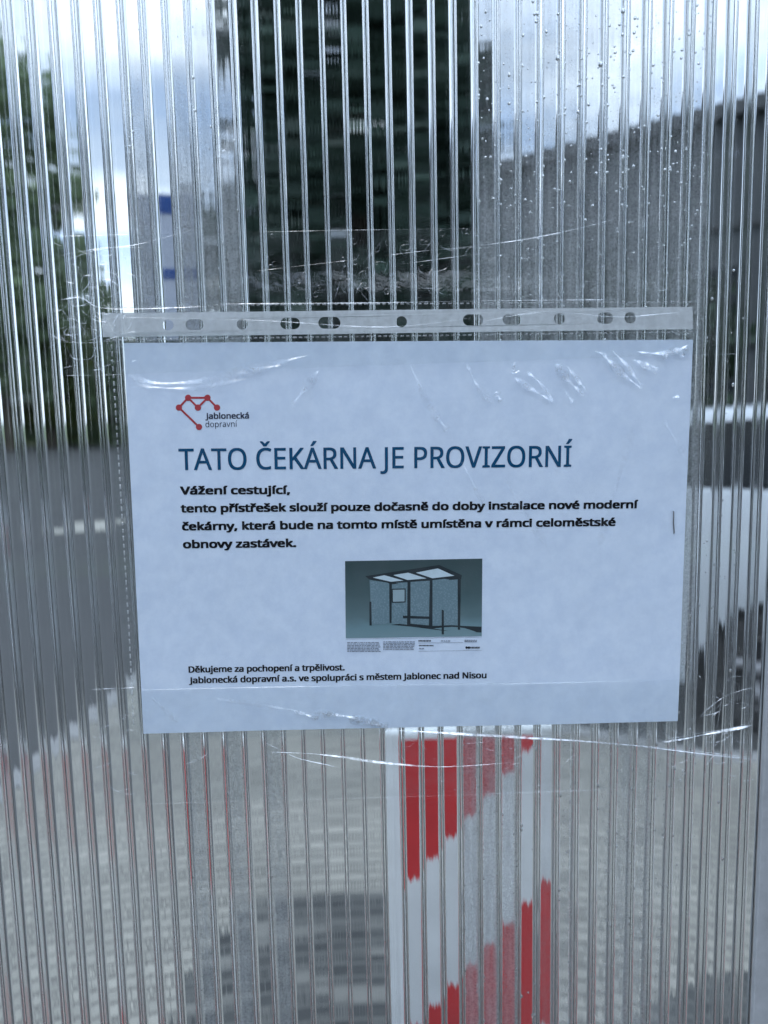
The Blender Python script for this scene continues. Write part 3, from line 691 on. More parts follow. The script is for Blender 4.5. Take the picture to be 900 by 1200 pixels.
def paper_mat():
    m, t, o = M('white_paper')
    co = N(t, 'ShaderNodeTexCoord')
    n1 = N(t, 'ShaderNodeTexNoise', {'Vector': co.outputs['Object'], 'Scale': 85, 'Detail': 8, 'Roughness': 0.75})
    rp = N(t, 'ShaderNodeValToRGB', {0: n1.outputs['Fac']}); e = rp.color_ramp.elements; e[0].position = 0.38; e[1].position = 0.62
    e[0].color = (0.61, 0.69, 0.82, 1); e[1].color = (0.69, 0.765, 0.88, 1)
    n2 = N(t, 'ShaderNodeTexNoise', {'Vector': co.outputs['Object'], 'Scale': 1500, 'Detail': 3})
    b = N(t, 'ShaderNodeBump', {'Height': n2.outputs['Fac'], 'Strength': 0.15, 'Distance': 0.0004})
    p = N(t, 'ShaderNodeBsdfPrincipled', {'Base Color': rp.outputs[0], 'Roughness': 0.85, 'Normal': b.outputs[0], 'Specular IOR Level': 0.2})
    t.links.new(p.outputs[0], o.inputs[0]); return m
V, F = sheet(-PW/2, PW/2, -PH/2, PH/2, 110, 80, paperY)
notice = link('paper_notice', np_mesh('paper_notice', V, F), paper_mat(), smooth=True)
tag(notice, 'white landscape printed notice sheet inside the clear punched sleeve', 'notice')
INK = plain('black_ink', (0.007, 0.007, 0.010), 0.8, 0.2, 300, spec=0.1)
NAVY = plain('dark_blue_ink', (0.001, 0.064, 0.15), 0.7, 0.15, 300, spec=0.15)
RED = plain('red_ink', (0.42, 0.035, 0.045), 0.7, 0.12, 300)

FONT = None
try: FONT = bpy.data.fonts.load(bpy.utils.system_resource('DATAFILES')+'/fonts/NotoSansHebrew-Regular.woff2')
except Exception: FONT = None
def text_raw(s):
    c = bpy.data.curves.new('t', 'FONT'); c.body = s; c.size = 1.0; c.resolution_u = 5
    if FONT: c.font = FONT
    o = bpy.data.objects.new('t', c); COL.objects.link(o); bpy.context.view_layer.update()
    me = bpy.data.meshes.new_from_object(o.evaluated_get(bpy.context.evaluated_depsgraph_get()))
    bpy.data.objects.remove(o)
    V = np.array([v.co[:2] for v in me.vertices]); F = [tuple(p.vertices) for p in me.polygons]
    return V, F
CAPH = text_raw('H')[0][:, 1].max()
PP = lambda px, py: at(px, py, -0.0012)
def put_text(name, s, p0, p1, cap, mat, parent, boldx=0.0, boldy=0.0, depth=0.00012):
    V, F = text_raw(s)
    a, b = PP(*p0), PP(*p1); e = Vector((b.x-a.x, b.z-a.z)); L = e.length; e.normalize(); n = Vector((-e.y, e.x))
    up = PP(p0[0], p0[1]-cap); ch = abs(up.z-a.z)
    sx = (L-2*boldx)/(V[:, 0].max()-V[:, 0].min()); sy = (ch-2*boldy)/CAPH
    mb = MB(); i = 0
    sh = [(0, 0)] if not boldx else [(dx_, dy_) for dx_ in np.linspace(-1, 1, 5) for dy_ in (-1, 0, 1)]
    for dx_, dy_ in sh:
        q = boldx+dx_*boldx+(V[:, 0]-V[:, 0].min())*sx; w = boldy+dy_*boldy+V[:, 1]*sy
        X = a.x+q*e.x+w*n.x; Zz = a.z+q*e.y+w*n.y
        Y = paperY(X, Zz)-depth-i*0.000002; i += 1
        mb.add(np.stack([X, Y, Zz], -1), F)
    me = bpy.data.meshes.new(name); me.from_pydata(mb.v, [], mb.f)
    return link(name, me, mat, parent)
def flat(name, polys, mat, parent, depth=0.00012):
    """flat printed shapes: list of px polygons"""
    mb = MB()
    for k, poly in enumerate(polys):
        vs = []
        for q in poly:
            p = PP(*q); vs.append((p.x, float(paperY(p.x, p.z))-depth-k*0.000002, p.z))
        mb.add(vs, [tuple(range(len(vs)))])
    me = bpy.data.meshes.new(name); me.from_pydata(mb.v, [], mb.f)
    return link(name, me, mat, parent)
put_text('heading_text', 'TATO ČEKÁRNA JE PROVIZORNÍ', (210, 551), (669.5, 546.8), 25.2, NAVY, notice, 0.00018, 0.00011)
BX, BY = 0.00034, 0.00020
put_text('body_text', 'Vážení cestující,', (211.3, 579.6), (340, 578.8), 9.6, INK, notice, BX, BY)
put_text('body_text', 'tento přístřešek slouží pouze dočasně do doby instalace nové moderní', (212, 600.6), (747.5, 595.6), 9.6, INK, notice, BX, BY)
put_text('body_text', 'čekárny, která bude na tomto místě umístěna v rámci celoměstské', (213.5, 621.6), (721, 616.2), 9.6, INK, notice, BX, BY)
put_text('body_text', 'obnovy zastávek.', (214.6, 642.6), (347.2, 641.0), 9.6, INK, notice, BX, BY)
put_text('closing_text', 'Děkujeme za pochopení a trpělivost.', (221, 788.4), (404, 785.6), 7.4, INK, notice, 0.00022, 0.0001)
put_text('closing_text', 'Jablonecká dopravní a.s. ve spolupráci s městem Jablonec nad Nisou', (221.5, 801), (570, 794.4), 7.4, INK, notice, 0.00022, 0.0001)
LOGO_INK = plain('logo_navy_ink', (0.012, 0.018, 0.05), 0.7, 0.1, 300)
# logo: red route line with round stops
nodes = [(209.7, 477.6), (220.4, 466.1), (243.1, 466.1), (231.9, 477.6), (254.3, 477.6), (233.2, 500.3)]
polys = []
for i, j in ((0, 1), (1, 2), (1, 3), (3, 2), (2, 4), (0, 5)):
    a_, b_ = Vector(nodes[i]), Vector(nodes[j]); d = (b_-a_).normalized()*1.15; n_ = Vector((-d.y, d.x)); polys.append([a_+n_, b_+n_, b_-n_, a_-n_])
for c_ in nodes: polys.append([(c_[0]+3.7*math.cos(t), c_[1]+3.7*math.sin(t)) for t in np.linspace(0, 2*math.pi, 20, endpoint=False)])
logo = flat('logo', polys, RED, notice)
put_text('logo_text', 'Jablonecká', (240.7, 491), (291.9, 490.4), 7.0, LOGO_INK, logo, 0.00014, 0.00008)
put_text('logo_text', 'dopravní', (240.9, 500.6), (278.2, 500.0), 6.8, LOGO_INK, logo)

# printed picture of the future shelter
r7 = lambda x, y: (390+x/4.737, 640+y/4.737)
def pic_bg():
    m, t, o = M('picture_print')
    co = N(t, 'ShaderNodeTexCoord'); s = N(t, 'ShaderNodeSeparateXYZ', {0: co.outputs['Generated']})
    no = N(t, 'ShaderNodeTexNoise', {'Vector': co.outputs['Generated'], 'Scale': 5, 'Detail': 5})
    a = N(t, 'ShaderNodeMath', {0: no.outputs['Fac'], 1: 0.16}, operation='MULTIPLY_ADD'); t.links.new(s.outputs['Z'], a.inputs[2])
    rp = N(t, 'ShaderNodeValToRGB', {0: a.outputs[0]})
    e = rp.color_ramp.elements; e[0].position = 0.0; e[0].color = (0.20, 0.30, 0.33, 1); e[1].position = 1.0; e[1].color = (0.035, 0.065, 0.07, 1)
    for pos, c in ((0.24, (0.15, 0.25, 0.28)), (0.36, (0.10, 0.165, 0.18)), (0.65, (0.055, 0.10, 0.108))):
        k_ = e.new(pos); k_.color = c4(c)
    p = N(t, 'ShaderNodeBsdfPrincipled', {'Base Color': rp.outputs[0], 'Roughness': 0.6}); t.links.new(p.outputs[0], o.inputs[0]); return m
# the background follows the sheet as a fine grid
def quad_grid(name, c, mat, parent, depth, nu=24, nv=14):
    tl, tr, br, bl = [PP(*q) for q in c]; vs = []
    for j in range(nv):
        for i in range(nu):
            s_, t_ = i/(nu-1), j/(nv-1); p = (tl*(1-s_)+tr*s_)*(1-t_)+(bl*(1-s_)+br*s_)*t_
            vs.append((p.x, float(paperY(p.x, p.z))-depth, p.z))
    return link(name, np_mesh(name, np.array(vs), grid_faces(nu, nv)), mat, parent, smooth=True)
pic = quad_grid('printed_picture', [r7(68, 83), r7(829, 68), r7(826, 498), r7(72, 512)], pic_bg(), notice, 0.00010)
INKD = plain('picture_dark', (0.010, 0.020, 0.026), 0.6, 0.2, 200); INKP = plain('picture_pale', (0.55, 0.66, 0.72), 0.6, 0.06, 200)
def dotted():
    m, t, o = M('picture_glass')
    co = N(t, 'ShaderNodeTexCoord')
    v = N(t, 'ShaderNodeTexVoronoi', {'Vector': co.outputs['Object'], 'Scale': 900})
    n1 = N(t, 'ShaderNodeTexNoise', {'Vector': co.outputs['Object'], 'Scale': 90})
    mr = N(t, 'ShaderNodeMapRange', {'Value': v.outputs['Distance'], 'From Min': 0.15, 'From Max': 0.55, 'To Min': 1.0, 'To Max': 0.0})
    f = N(t, 'ShaderNodeMath', {0: mr.outputs[0], 1: n1.outputs['Fac']}, operation='MULTIPLY')
    mc = N(t, 'ShaderNodeMix', {'Factor': f.outputs[0], 'A': (0.14, 0.22, 0.255, 1), 'B': (0.25, 0.35, 0.40, 1)}, data_type='RGBA')
    p = N(t, 'ShaderNodeBsdfPrincipled', {'Base Color': mc.outputs['Result'], 'Roughness': 0.6}); t.links.new(p.outputs[0], o.inputs[0]); return m
def rp_(l): return [r7(*q) for q in l]
flat('picture_shadow', [rp_([(320, 437), (430, 424), (700, 440), (825, 446), (824, 478), (610, 468), (430, 446)])], INKD, pic, 0.00013)
flat('picture_glass', [rp_([(204, 188), (315, 204), (316, 428), (216, 438)]), rp_([(326, 204), (415, 200), (415, 436), (326, 426)]), rp_([(430, 198), (540, 190), (540, 440), (430, 430)]), rp_([(553, 188), (697, 172), (694, 436), (553, 442)])], dotted(), pic, 0.00016)
flat('picture_frame', [rp_([(180, 166), (590, 103), (716, 160), (712, 182), (320, 212), (300, 200), (200, 182)]),
     rp_([(313, 200), (328, 200), (326, 426), (315, 426)]), rp_([(414, 190), (431, 188), (431, 438), (413, 438)]), rp_([(538, 184), (553, 182), (553, 448), (533, 450)]), rp_([(692, 165), (710, 165), (706, 462), (693, 462)]),
     rp_([(388, 385), (550, 391), (550, 404), (390, 400)]), rp_([(412, 398), (430, 398), (430, 438), (412, 438)]), rp_([(203, 308), (214, 308), (216, 440), (204, 440)]), rp_([(604, 304), (616, 304), (616, 488), (604, 488)]),
     rp_([(326, 236), (404, 234), (404, 312), (328, 314)])], INKD, pic, 0.00019)
flat('picture_skylight', [rp_([(222, 174), (286, 161), (392, 190), (322, 197)]), rp_([(335, 160), (418, 146), (520, 178), (415, 187)]), rp_([(460, 146), (582, 122), (674, 163), (552, 177)]), ], INKP, pic, 0.00023)
flat('picture_poster', [rp_([(333, 242), (398, 240), (398, 306), (334, 308)])], plain('picture_grey', (0.30, 0.40, 0.44), 0.6), pic, 0.00023)
# small print under the picture, too small to read
fine = []
for x0, x1, y0, n_ in ((80, 265, 533, 7), (280, 455, 530, 6)):
    for k in range(n_):
        x = x0; yy = y0+k*8.2-(x0-80)*0.006
        while x < x1-8:
            w_ = random.uniform(6, 24); xe_ = min(x+w_, x1); fine.append(rp_([(x, yy), (xe_, yy-0.2), (xe_, yy+3.6), (x, yy+3.8)])); x = xe_+3.5
for x0, x1, y0 in ((600, 645, 522), (730, 800, 518), (730, 795, 525), (478, 498, 565)):
    x = x0
    while x < x1: w_ = random.uniform(5, 14); fine.append(rp_([(x, y0), (x+w_, y0), (x+w_, y0+4.5), (x, y0+4.5)])); x += w_+2.5
GREYI = plain('grey_ink', (0.16, 0.18, 0.22), 0.7)
flat('fine_print', fine, GREYI, notice)
flat('rule_line', [rp_([(475, 536.5), (722, 533.5), (722, 535.2), (475, 538.2)]), rp_([(475, 583), (826, 576), (826, 577.2), (475, 584.2)]), rp_([(72, 516), (826, 502), (826, 503.2), (72, 517.2)])], GREYI, notice)
bold = []
for x0, x1, y0, hgt in ((476, 545, 521, 8.5), (478, 558, 548, 6.5), (763, 815, 557, 9)):
    x = x0
    while x < x1-2: w_ = random.uniform(4.5, 7); w_ = min(w_, x1-x); bold.append(rp_([(x, y0), (x+w_, y0-0.2), (x+w_, y0+hgt), (x, y0+hgt)])); x += w_+2.2
for cx_ in (742, 755): bold.append(rp_([(cx_+7*math.cos(t), 561.5+7*math.sin(t)) for t in np.linspace(0, 6.283, 16, endpoint=False)]))
flat('caption_mark', bold, INK, notice)

# staple through the sheet
s0, s1 = PP(789.2, 599), PP(789.8, 625)
m = MB(); ys = float(paperY(s0.x, s0.z))-0.0004
m.tube([(s0.x, ys+0.0006, s0.z), (s0.x, ys-0.00015, s0.z-0.0003), (s0.x, ys-0.0002, (s0.z+s1.z)/2), (s1.x, ys-0.00015, s1.z+0.0003), (s1.x, ys+0.0006, s1.z)], 0.00032, 8)
st = m.build('staple', plain('staple_steel', (0.25, 0.26, 0.27), 0.35, 0.1, 800, metal=0.8), smooth=True); tag(st, 'single upright metal staple near the right edge of the notice', 'staple')

# --- ribbons: raised creases in thin film, their highlights and sheen painted on as white
def ribbons(name, lines, mat, parent, fy, depth=0.00025, nseg=10, slope=0.9):
    """lines: (list of px points, half width m, strength)"""
    Vv, Ff, Dd, nv = [], [], [], 0
    for pts, hw, al in lines:
        P = [at(x, y, 0.0) for x, y in pts]
        # Catmull-Rom through the points
        Q = []
        k = len(P)
        for i in range(k-1):
            p0, p1, p2, p3 = P[max(0, i-1)], P[i], P[i+1], P[min(k-1, i+2)]
            for t in np.linspace(0, 1, nseg, endpoint=False):
                Q.append(0.5*((2*p1)+(p2-p0)*t+(2*p0-5*p1+4*p2-p3)*t*t+(3*p1-p0-3*p2+p3)*t**3))
        Q.append(P[-1]); n_ = len(Q); ph = random.uniform(0, 6)
        for i, q in enumerate(Q):
            d = Q[min(i+1, n_-1)]-Q[max(i-1, 0)]; d = Vector((d.x, 0, d.z)).normalized(); nn = Vector((-d.z, 0, d.x))
            if nn.z > 0: nn = -nn
            s_ = i/(n_-1); env = min(1, 6*min(s_, 1-s_)+0.25); ww = hw*(0.6+0.4*math.sin(s_*9+ph))*env
            for j, (o_, r_, a_) in enumerate(((-1, 0, 0), (-0.4, 0.3, 0.75), (0.1, 0.55, 1), (0.6, 0.8, 0.6), (1, 0.95, 0))):
                p = q+nn*ww*o_; Vv.append((p.x, float(fy(p.x, p.z))-depth-r_*min(ww, 0.0008)*slope, p.z)); Dd.append(al*a_*env*(0.7+0.3*math.sin(s_*23+ph*2)))
        Ff.append(grid_faces(5, n_)+nv); nv += 5*n_
    me = np_mesh(name, np.array(Vv), np.concatenate(Ff))
    a_ = me.attributes.new('dens', 'FLOAT', 'POINT'); a_.data.foreach_set('value', np.array(Dd, np.float32))
    return link(name, me, mat, parent, smooth=True)

# --- punched sleeve
sleeve = empty('punched_sleeve', (0, 0, 0)); tag(sleeve, 'clear plastic punched sleeve holding the notice, with a milky holed strip on top', 'plastic sleeve')
sx0, sx1 = -PW/2-0.0085, PW/2+0.003; sy0, sy1 = -PH/2-0.004, PH/2+0.0055
SL = film('clear_sleeve_film', haze=0.02, hvar=0.95, hscale=55, bump=0.25, bscale=45, rough=0.12, gloss=0.55)
def wr(x, z):                 # soft wrinkles of the front film
    u, v = loc(x, z)
    return 0.00012*np.sin((u*0.8-v)*95+np.sin(u*30)*1.2)+0.00007*np.sin((u+v*0.5)*170+2)
V, F = sheet(sx0, sx1, sy0, sy1, 200, 140, lambda x, z: paperY(x, z)-0.00062+wr(x, z))
link('front_film', np_mesh('front_film', V, F), SL, sleeve, smooth=True)
V, F = sheet(sx0, sx1, sy0, sy1, 40, 30, lambda x, z: -0.00035+0*x)
link('back_film', np_mesh('back_film', V, F), SL, sleeve, smooth=True)
# holed strip
def strip():
    c = bpy.data.curves.new('strip', 'CURVE'); c.dimensions = '2D'; c.fill_mode = 'BOTH'
    def spl(pts):
        s = c.splines.new('POLY'); s.points.add(len(pts)-1); s.use_cyclic_u = True
        for p, q in zip(s.points, pts): p.co = (q[0], q[1], 0, 1)
    P = lambda x, y: (lambda v: (v.x, v.z))(at(x, y, -0.0012))
    spl([P(119.5, 367), P(300, 365.2), P(560, 362), P(811.5, 359.5), P(812, 385.8), P(560, 389), P(300, 392.8), P(120.5, 395)])
    for x, y, w, h in ((197, 381, 13, 12.5), (228, 380.5, 21, 13), (284, 380, 13, 12.5), (340, 379, 23, 13.5), (386, 378.3, 26, 14), (470.5, 377, 13, 13), (554.5, 375, 24, 13.5), (600, 374.5, 22, 12.5), (655.5, 373.5, 13, 13), (709, 372.8, 19, 13.5), (738.5, 372.3, 13, 13.5)):
        pts = []
        for t in np.linspace(0, 2*math.pi, 28, endpoint=False):
            dx_ = (w-h)/2 if w > h else 0
            pts.append(P(x+(dx_ if math.cos(t) > 0 else -dx_)+min(w, h)/2*math.cos(t), y+h/2*math.sin(t)))
        spl(pts)
    o = bpy.data.objects.new('strip', c); COL.objects.link(o); bpy.context.view_layer.update()
    me = bpy.data.meshes.new_from_object(o.evaluated_get(bpy.context.evaluated_depsgraph_get())); bpy.data.objects.remove(o)
    bm = bmesh.new(); bm.from_mesh(me); bmesh.ops.remove_doubles(bm, verts=bm.verts, dist=1e-7)
    for v in bm.verts: x, z = v.co.x, v.co.y; v.co = (x, -0.0011-0.0001*math.sin(x*40), z)
    r_ = bmesh.ops.extrude_face_region(bm, geom=bm.faces[:])
    for v in [g_ for g_ in r_['geom'] if isinstance(g_, bmesh.types.BMVert)]: v.co.y -= 0.00018
    bmesh.ops.recalc_face_normals(bm, faces=bm.faces); bm.to_mesh(me); bm.free(); me.materials.clear()
    return me
def strip_mat():
    m, t, o = M('milky_strip')
    co = N(t, 'ShaderNodeTexCoord')
    n1 = N(t, 'ShaderNodeTexNoise', {'Vector': co.outputs['Object'], 'Scale': 260, 'Detail': 6})
    mr = N(t, 'ShaderNodeMapRange', {'Value': n1.outputs['Fac'], 'From Min': 0.35, 'From Max': 0.7, 'To Min': 0.62, 'To Max': 0.80})
    df = N(t, 'ShaderNodeBsdfPrincipled', {'Base Color': (0.80, 0.83, 0.85, 1), 'Roughness': 0.35})
    tl = N(t, 'ShaderNodeBsdfTranslucent', {'Color': (0.74, 0.77, 0.79, 1)}); tr = N(t, 'ShaderNodeBsdfTransparent')
    a = N(t, 'ShaderNodeMixShader', {0: 0.25, 1: df.outputs[0], 2: tl.outputs[0]})
    b = N(t, 'ShaderNodeMixShader', {0: mr.outputs[0], 1: tr.outputs[0], 2: a.outputs[0]}); t.links.new(b.outputs[0], o.inputs[0]); return m
link('holed_strip', strip(), strip_mat(), sleeve)
# welded seams: rows of short embossed dashes
m = MB()
def dash_row(p0, p1, stepx, lw, w, d):
    L = math.hypot(p1[0]-p0[0], p1[1]-p0[1]); n_ = int(L/stepx)
    for i in range(n_):
        t = (i+0.5)/n_; x = p0[0]+(p1[0]-p0[0])*t; y = p0[1]+(p1[1]-p0[1])*t
        ex, ey = (p1[0]-p0[0])/L, (p1[1]-p0[1])/L; jit = random.uniform(0.75, 1.1)
        c = [(x+ex*lw*s_*jit-ey*w*q_, y+ey*lw*s_*jit+ex*w*q_) for s_, q_ in ((-.5, -.5), (.5, -.5), (.5, .5), (-.5, .5))]
        P = [at(*q, -0.0016) for q in c]; yb = d
        vs = [(p.x, yb, p.z) for p in P]; cc_ = sum(P, Vector())/4
        vs += [(p.x+(cc_.x-p.x)*0.4, yb-0.00025, p.z+(cc_.z-p.z)*0.4) for p in P]
        m.add(vs, [(4, 5, 6, 7), (0, 1, 5, 4), (1, 2, 6, 5), (2, 3, 7, 6), (3, 0, 4, 7)])
dash_row((250, 357.5), (812, 353.5), 7.0, 4.6, 1.6, -0.0014); dash_row((122, 361), (250, 358), 7.0, 4.6, 1.4, -0.0014)
dash_row((124, 398.5), (812, 389.0), 6.6, 4.4, 1.7, -0.0021)
dash_row((131, 402), (151, 730), 8.5, 5.5, 1.8, -0.0021); dash_row((151, 730), (157, 850), 8.5, 5.5, 1.8, -0.0021)
m.build('weld_seam', film('embossed_weld', haze=0.45, hvar=0.4, bump=0.3, bscale=300, rough=0.15), sleeve)
def crease_highlight():
    """creased plastic: sky highlights painted in white over tilted glossy facets"""
    m, t, o = M('crease_highlight_film')
    co = N(t, 'ShaderNodeTexCoord'); a = N(t, 'ShaderNodeAttribute', attribute_name='dens')
    n2 = N(t, 'ShaderNodeTexNoise', {'Vector': co.outputs['Object'], 'Scale': 380, 'Detail': 5, 'Roughness': 0.6})
    mr = N(t, 'ShaderNodeMapRange', {'Value': n2.outputs['Fac'], 'From Min': 0.38, 'From Max': 0.62, 'To Min': 0.25, 'To Max': 1.15})
    f = N(t, 'ShaderNodeMath', {0: a.outputs['Fac'], 1: mr.outputs[0]}, operation='MULTIPLY', use_clamp=True)
    tr = N(t, 'ShaderNodeBsdfTransparent'); gl = N(t, 'ShaderNodeBsdfGlossy', {'Color': (0.95, 0.97, 1, 1), 'Roughness': 0.28})
    df = N(t, 'ShaderNodeBsdfDiffuse', {'Color': (0.9, 0.92, 0.94, 1)}); tl = N(t, 'ShaderNodeBsdfTranslucent', {'Color': (0.9, 0.92, 0.94, 1)})
    d2 = N(t, 'ShaderNodeMixShader', {0: 0.4, 1: df.outputs[0], 2: tl.outputs[0]})
    s2 = N(t, 'ShaderNodeMixShader', {0: 0.7, 1: d2.outputs[0], 2: gl.outputs[0]})
    x = N(t, 'ShaderNodeMixShader', {0: f.outputs[0], 1: tr.outputs[0], 2: s2.outputs[0]})
    t.links.new(x.outputs[0], o.inputs[0]); return m
WHT = crease_highlight()
f3 = lambda l, s=3.6, ox=580, oy=380: [(ox+x/s, oy+y/s) for x, y in l]
cre = []
for l, w_, a_ in (([(70, 222), (150, 275), (240, 326)], 0.0011, .45), ([(128, 200), (185, 250), (240, 326)], 0.0008, .35), ([(80, 150), (72, 205), (100, 195)], 0.0006, .3),
                  ([(248, 165), (300, 235), (372, 300)], 0.0016, .45), ([(295, 172), (345, 240), (380, 278)], 0.0009, .4), ([(290, 285), (325, 332)], 0.0006, .25),
                  ([(450, 128), (520, 200), (612, 274)], 0.0013, .5), ([(490, 112), (560, 190), (614, 262)], 0.0009, .45), ([(415, 115), (450, 128), (475, 160)], 0.0007, .35),
                  ([(575, 150), (625, 175), (675, 212)], 0.0012, .4), ([(610, 185), (640, 170), (678, 195)], 0.0008, .35), ([(590, 118), (680, 124), (760, 112), (805, 88)], 0.0010, .5), ([(700, 118), (712, 136), (722, 118)], 0.0010, .35), ([(770, 112), (785, 136), (796, 100)], 0.0010, .4),
                  ([(740, 310), (772, 304)], 0.0006, .35), ([(0, 285), (22, 326)], 0.0012, .35), ([(700, 400), (800, 560)], 0.0012, .10)):
    cre.append((f3(l), w_*2.3, min(0.8, a_*1.45)))
for l, w_, a_ in (([(152, 440), (185, 449), (240, 446), (300, 432), (360, 417)], 0.0016, .22), ([(160, 452), (220, 455), (290, 444)], 0.0010, .15), ([(342, 476), (360, 452), (374, 434)], 0.0018, .22),
                  ([(276, 438), (330, 428)], 0.0012, .16), ([(480, 428), (500, 470), (525, 506)], 0.0014, .2), ([(505, 482), (524, 504)], 0.0016, .25), ([(545, 425), (560, 455), (578, 474)], 0.0012, .22),
                  ([(368, 833), (410, 838), (452, 848)], 0.0014, .5), ([(345, 832), (375, 840)], 0.0008, .45), ([(408, 840), (440, 846), (455, 851)], 0.0016, .5), ([(250, 816), (330, 828), (370, 836)], 0.0008, .15),
                  ([(540, 540), (558, 575), (572, 600)], 0.0010, .16), ([(180, 815), (210, 845)], 0.0010, .14), ([(590, 560), (640, 640)], 0.0014, .08), ([(740, 500), (700, 640)], 0.0014, .07)):
    cre.append((l, w_*2.0, min(0.8, a_*1.4)))
for c_ in cre: ribbons('film_crease', [c_], WHT, sleeve, lambda x, z: paperY(x, z)-0.00082, slope=1.3)

# --- three strips of clear packing tape
TP = film('clear_packing_tape', haze=0.028, hvar=0.95, hscale=75, bump=0.22, bscale=130, rough=0.12, gloss=0.7)
def inside(u, v, m_=0.013):
    return np.clip((u-(sx0-m_))/m_, 0, 1)*np.clip(((sx1+m_)-u)/m_, 0, 1)*np.clip((v-(sy0-m_))/m_, 0, 1)*np.clip((sy1+0.018+m_-v)/m_, 0, 1)
def tapeY(x, z):
    u, v = loc(x, z); i = inside(u, v)
    return (paperY(x, z)-0.00125)*i + (-0.00035)*(1-i)
def tape(name, c, label, ragged=(), nu=150, nv=36):
    tl, tr, br, bl = [at(*q, -0.0005) for q in c]; rg = np.random.default_rng(len(label))
    jl = rg.normal(0, 1, nv).cumsum(); jl = (jl-jl.mean())/max(1e-6, np.abs(jl).max())
    vs = []
    for j in range(nv):
        t_ = j/(nv-1)
        for i in range(nu):
            s_ = i/(nu-1)
            if 'left' in ragged: s_ = s_ + (1-s_)*0.012*(jl[j]+0.5)
            p = (tl*(1-s_)+tr*s_)*(1-t_)+(bl*(1-s_)+br*s_)*t_
            bumpy = 0.00006*math.sin(p.x*310+p.z*120)+0.00005*math.sin(p.z*420-p.x*90)
            vs.append((p.x, float(tapeY(p.x, p.z))-0.00008+min(0.00006, bumpy), p.z))
    o = link(name, np_mesh(name, np.array(vs), grid_faces(nu, nv)), TP, None, smooth=True)
    tag(o, label, 'tape', 'strips of tape holding the sleeve'); return o
tp1 = tape('packing_tape', [(64, 277), (868, 262), (868, 414), (72, 441)], 'wide clear tape strip across the holed strip at the top of the sleeve', ('left',))
tp2 = tape('packing_tape', [(106, 807), (882, 793), (881, 920), (110, 944)], 'wide clear tape strip along the bottom edge of the notice', ('left',))
def curls(n_, x0, x1, y0, y1, w_=0.00016, al=0.6, size=14):
    out = []
    for _ in range(n_):
        x, y = random.uniform(x0, x1), random.uniform(y0, y1); d = random.uniform(0, 6.28); cv = random.uniform(-0.9, 0.9); pts = []
        for k in range(random.randint(4, 7)):
            pts.append((x, y)); x += math.cos(d)*size*random.uniform(.25, .6); y += math.sin(d)*size*random.uniform(.25, .6); d += cv+random.uniform(-.25, .25)
            if not (x0-12 < x < x1+12 and y0 < y < y1): break
        if len(pts) > 2: out.append((pts, w_*1.25*random.uniform(.6, 1.4), al*random.uniform(.5, 1.1)))
    return out
def rings(n_, x0, x1, y0, y1):
    out = []
    for _ in range(n_):
        x, y, r = random.uniform(x0, x1), random.uniform(y0, y1), random.uniform(1.2, 3.4)
        out.append(([(x+r*math.cos(t), y+r*1.1*math.sin(t)) for t in np.linspace(0, random.uniform(4, 6.4), 9)], 0.00014, random.uniform(.25, .6)))
    return out
W1 = [([(525, 292), (600, 283), (660, 272), (728, 255)], 0.00042, .6), ([(450, 300), (500, 294), (560, 290)], 0.0002, .4), ([(70, 352), (95, 349), (115, 360), (150, 363), (240, 360)], 0.00045, .7),
      ([(70, 300), (110, 292), (160, 287), (230, 268)], 0.0003, .6), ([(75, 306), (120, 292), (170, 290)], 0.0002, .5), ([(122, 372), (300, 376), (450, 384), (560, 372)], 0.0004, .35), ([(560, 378), (640, 366), (720, 372), (800, 366)], 0.0004, .4),
      ([(392, 352), (398, 332), (404, 308)], 0.00016, .5), ([(412, 330), (424, 345), (432, 354)], 0.0002, .6), ([(416, 348), (425, 332), (436, 352)], 0.0002, .5), ([(250, 357), (420, 356), (600, 353), (720, 352)], 0.0005, .45), ([(65, 400), (100, 402), (140, 400)], 0.0002, .4),
      ([(470, 310), (520, 303), (565, 297)], 0.00022, .45), ([(300, 318), (350, 312), (420, 304)], 0.00016, .3), ([(66, 277), (100, 276.5), (150, 275)], 0.0003, .6), ([(285, 272.5), (380, 270.5), (470, 269), (556, 267.5)], 0.0002, .3), ([(76, 440), (110, 440), (146, 439)], 0.00022, .45), ([(812, 416), (840, 415.5), (864, 414.6)], 0.0002, .35)]
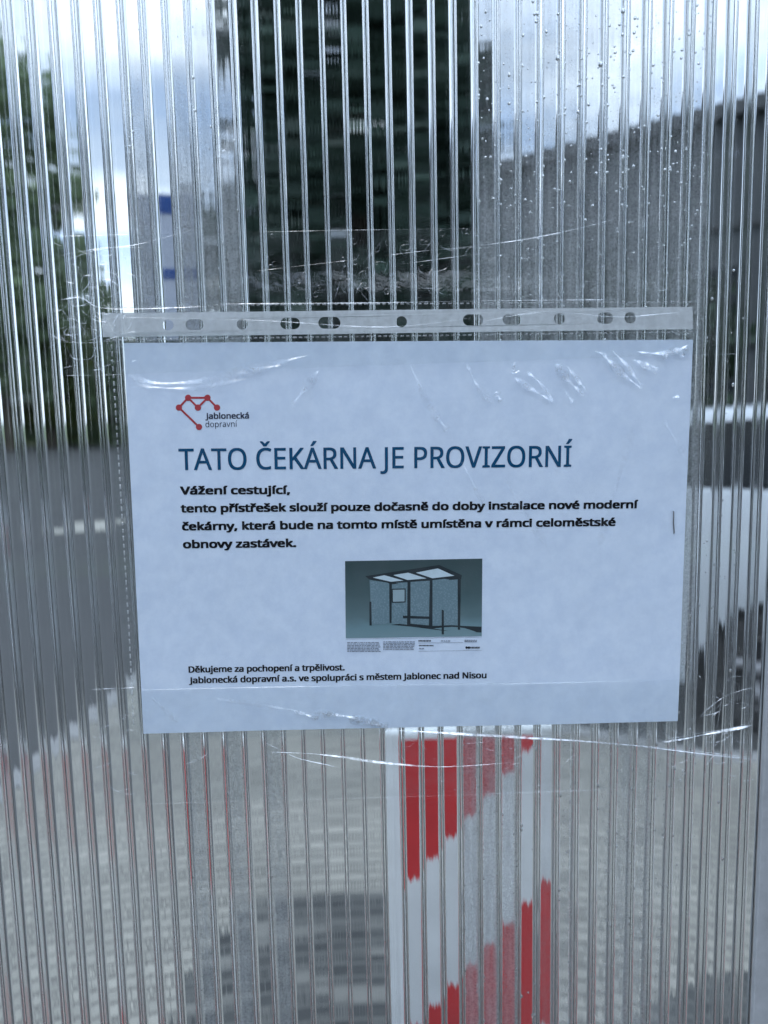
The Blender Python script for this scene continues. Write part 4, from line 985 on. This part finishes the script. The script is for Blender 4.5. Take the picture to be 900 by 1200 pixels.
W1 += curls(80, 66, 152, 282, 436, 0.00026, .42, 20) + curls(34, 400, 560, 280, 352, 0.00018, .36, 15) + curls(16, 570, 830, 290, 352, 0.00013, .45, 14) + rings(40, 295, 560, 270, 350) + rings(16, 800, 850, 300, 410)
ribbons('tape_crease', W1, WHT, tp1, tapeY, 0.00012, 6)
W2 = [([(450, 853), (520, 856), (600, 861), (700, 868), (800, 880), (880, 889)], 0.00085, 1.0), ([(620, 862), (760, 874), (880, 887)], 0.00035, .6), ([(775, 868), (820, 861), (881, 849)], 0.00085, 1.0), ([(780, 864), (830, 857), (880, 850)], 0.0003, .5),
      ([(315, 880), (360, 882), (400, 886), (450, 893), (520, 898), (600, 893)], 0.0007, .8), ([(310, 868), (330, 878), (350, 888), (385, 896), (400, 900)], 0.00030, .6), ([(600, 858), (612, 890), (622, 922)], 0.0003, .6), ([(545, 870), (580, 866), (604, 858)], 0.00025, .5),
      ([(832, 888), (838, 860), (850, 800), (868, 792)], 0.0004, .6), ([(824, 918), (828, 895), (838, 884)], 0.0006, .6), ([(795, 916), (799, 908), (800, 900)], 0.0009, .6), ([(820, 838), (845, 818), (870, 808), (882, 806)], 0.00035, .55), ([(780, 850), (800, 862), (790, 868)], 0.0002, .5),
      ([(218, 895), (235, 888), (246, 880)], 0.0004, .45), ([(212, 870), (222, 884), (228, 897)], 0.0003, .4), ([(160, 806.5), (400, 802), (560, 799.5), (780, 795)], 0.0003, .17), ([(106, 808), (140, 805), (160, 803)], 0.00025, .5), ([(110, 943), (300, 938), (480, 933), (700, 925), (880, 920)], 0.00022, .16),
      ([(105, 810), (112, 850), (108, 900), (112, 942)], 0.00025, .45), ([(115, 855), (135, 846), (150, 838)], 0.0002, .4), ([(110, 900), (130, 893), (134, 880)], 0.0002, .35), ([(455, 860), (470, 885), (480, 905)], 0.0002, .4), ([(880.5, 794), (881.5, 850), (880.5, 919)], 0.00022, .4)]
W2 += curls(36, 790, 878, 796, 915, 0.00022, .36, 18) + curls(16, 110, 165, 812, 935, 0.00014, .4, 14) + curls(16, 460, 660, 860, 925, 0.00014, .5, 13) + rings(26, 460, 860, 870, 925)
ribbons('tape_crease', W2, WHT, tp2, tapeY, 0.00012, 6, slope=1.7)
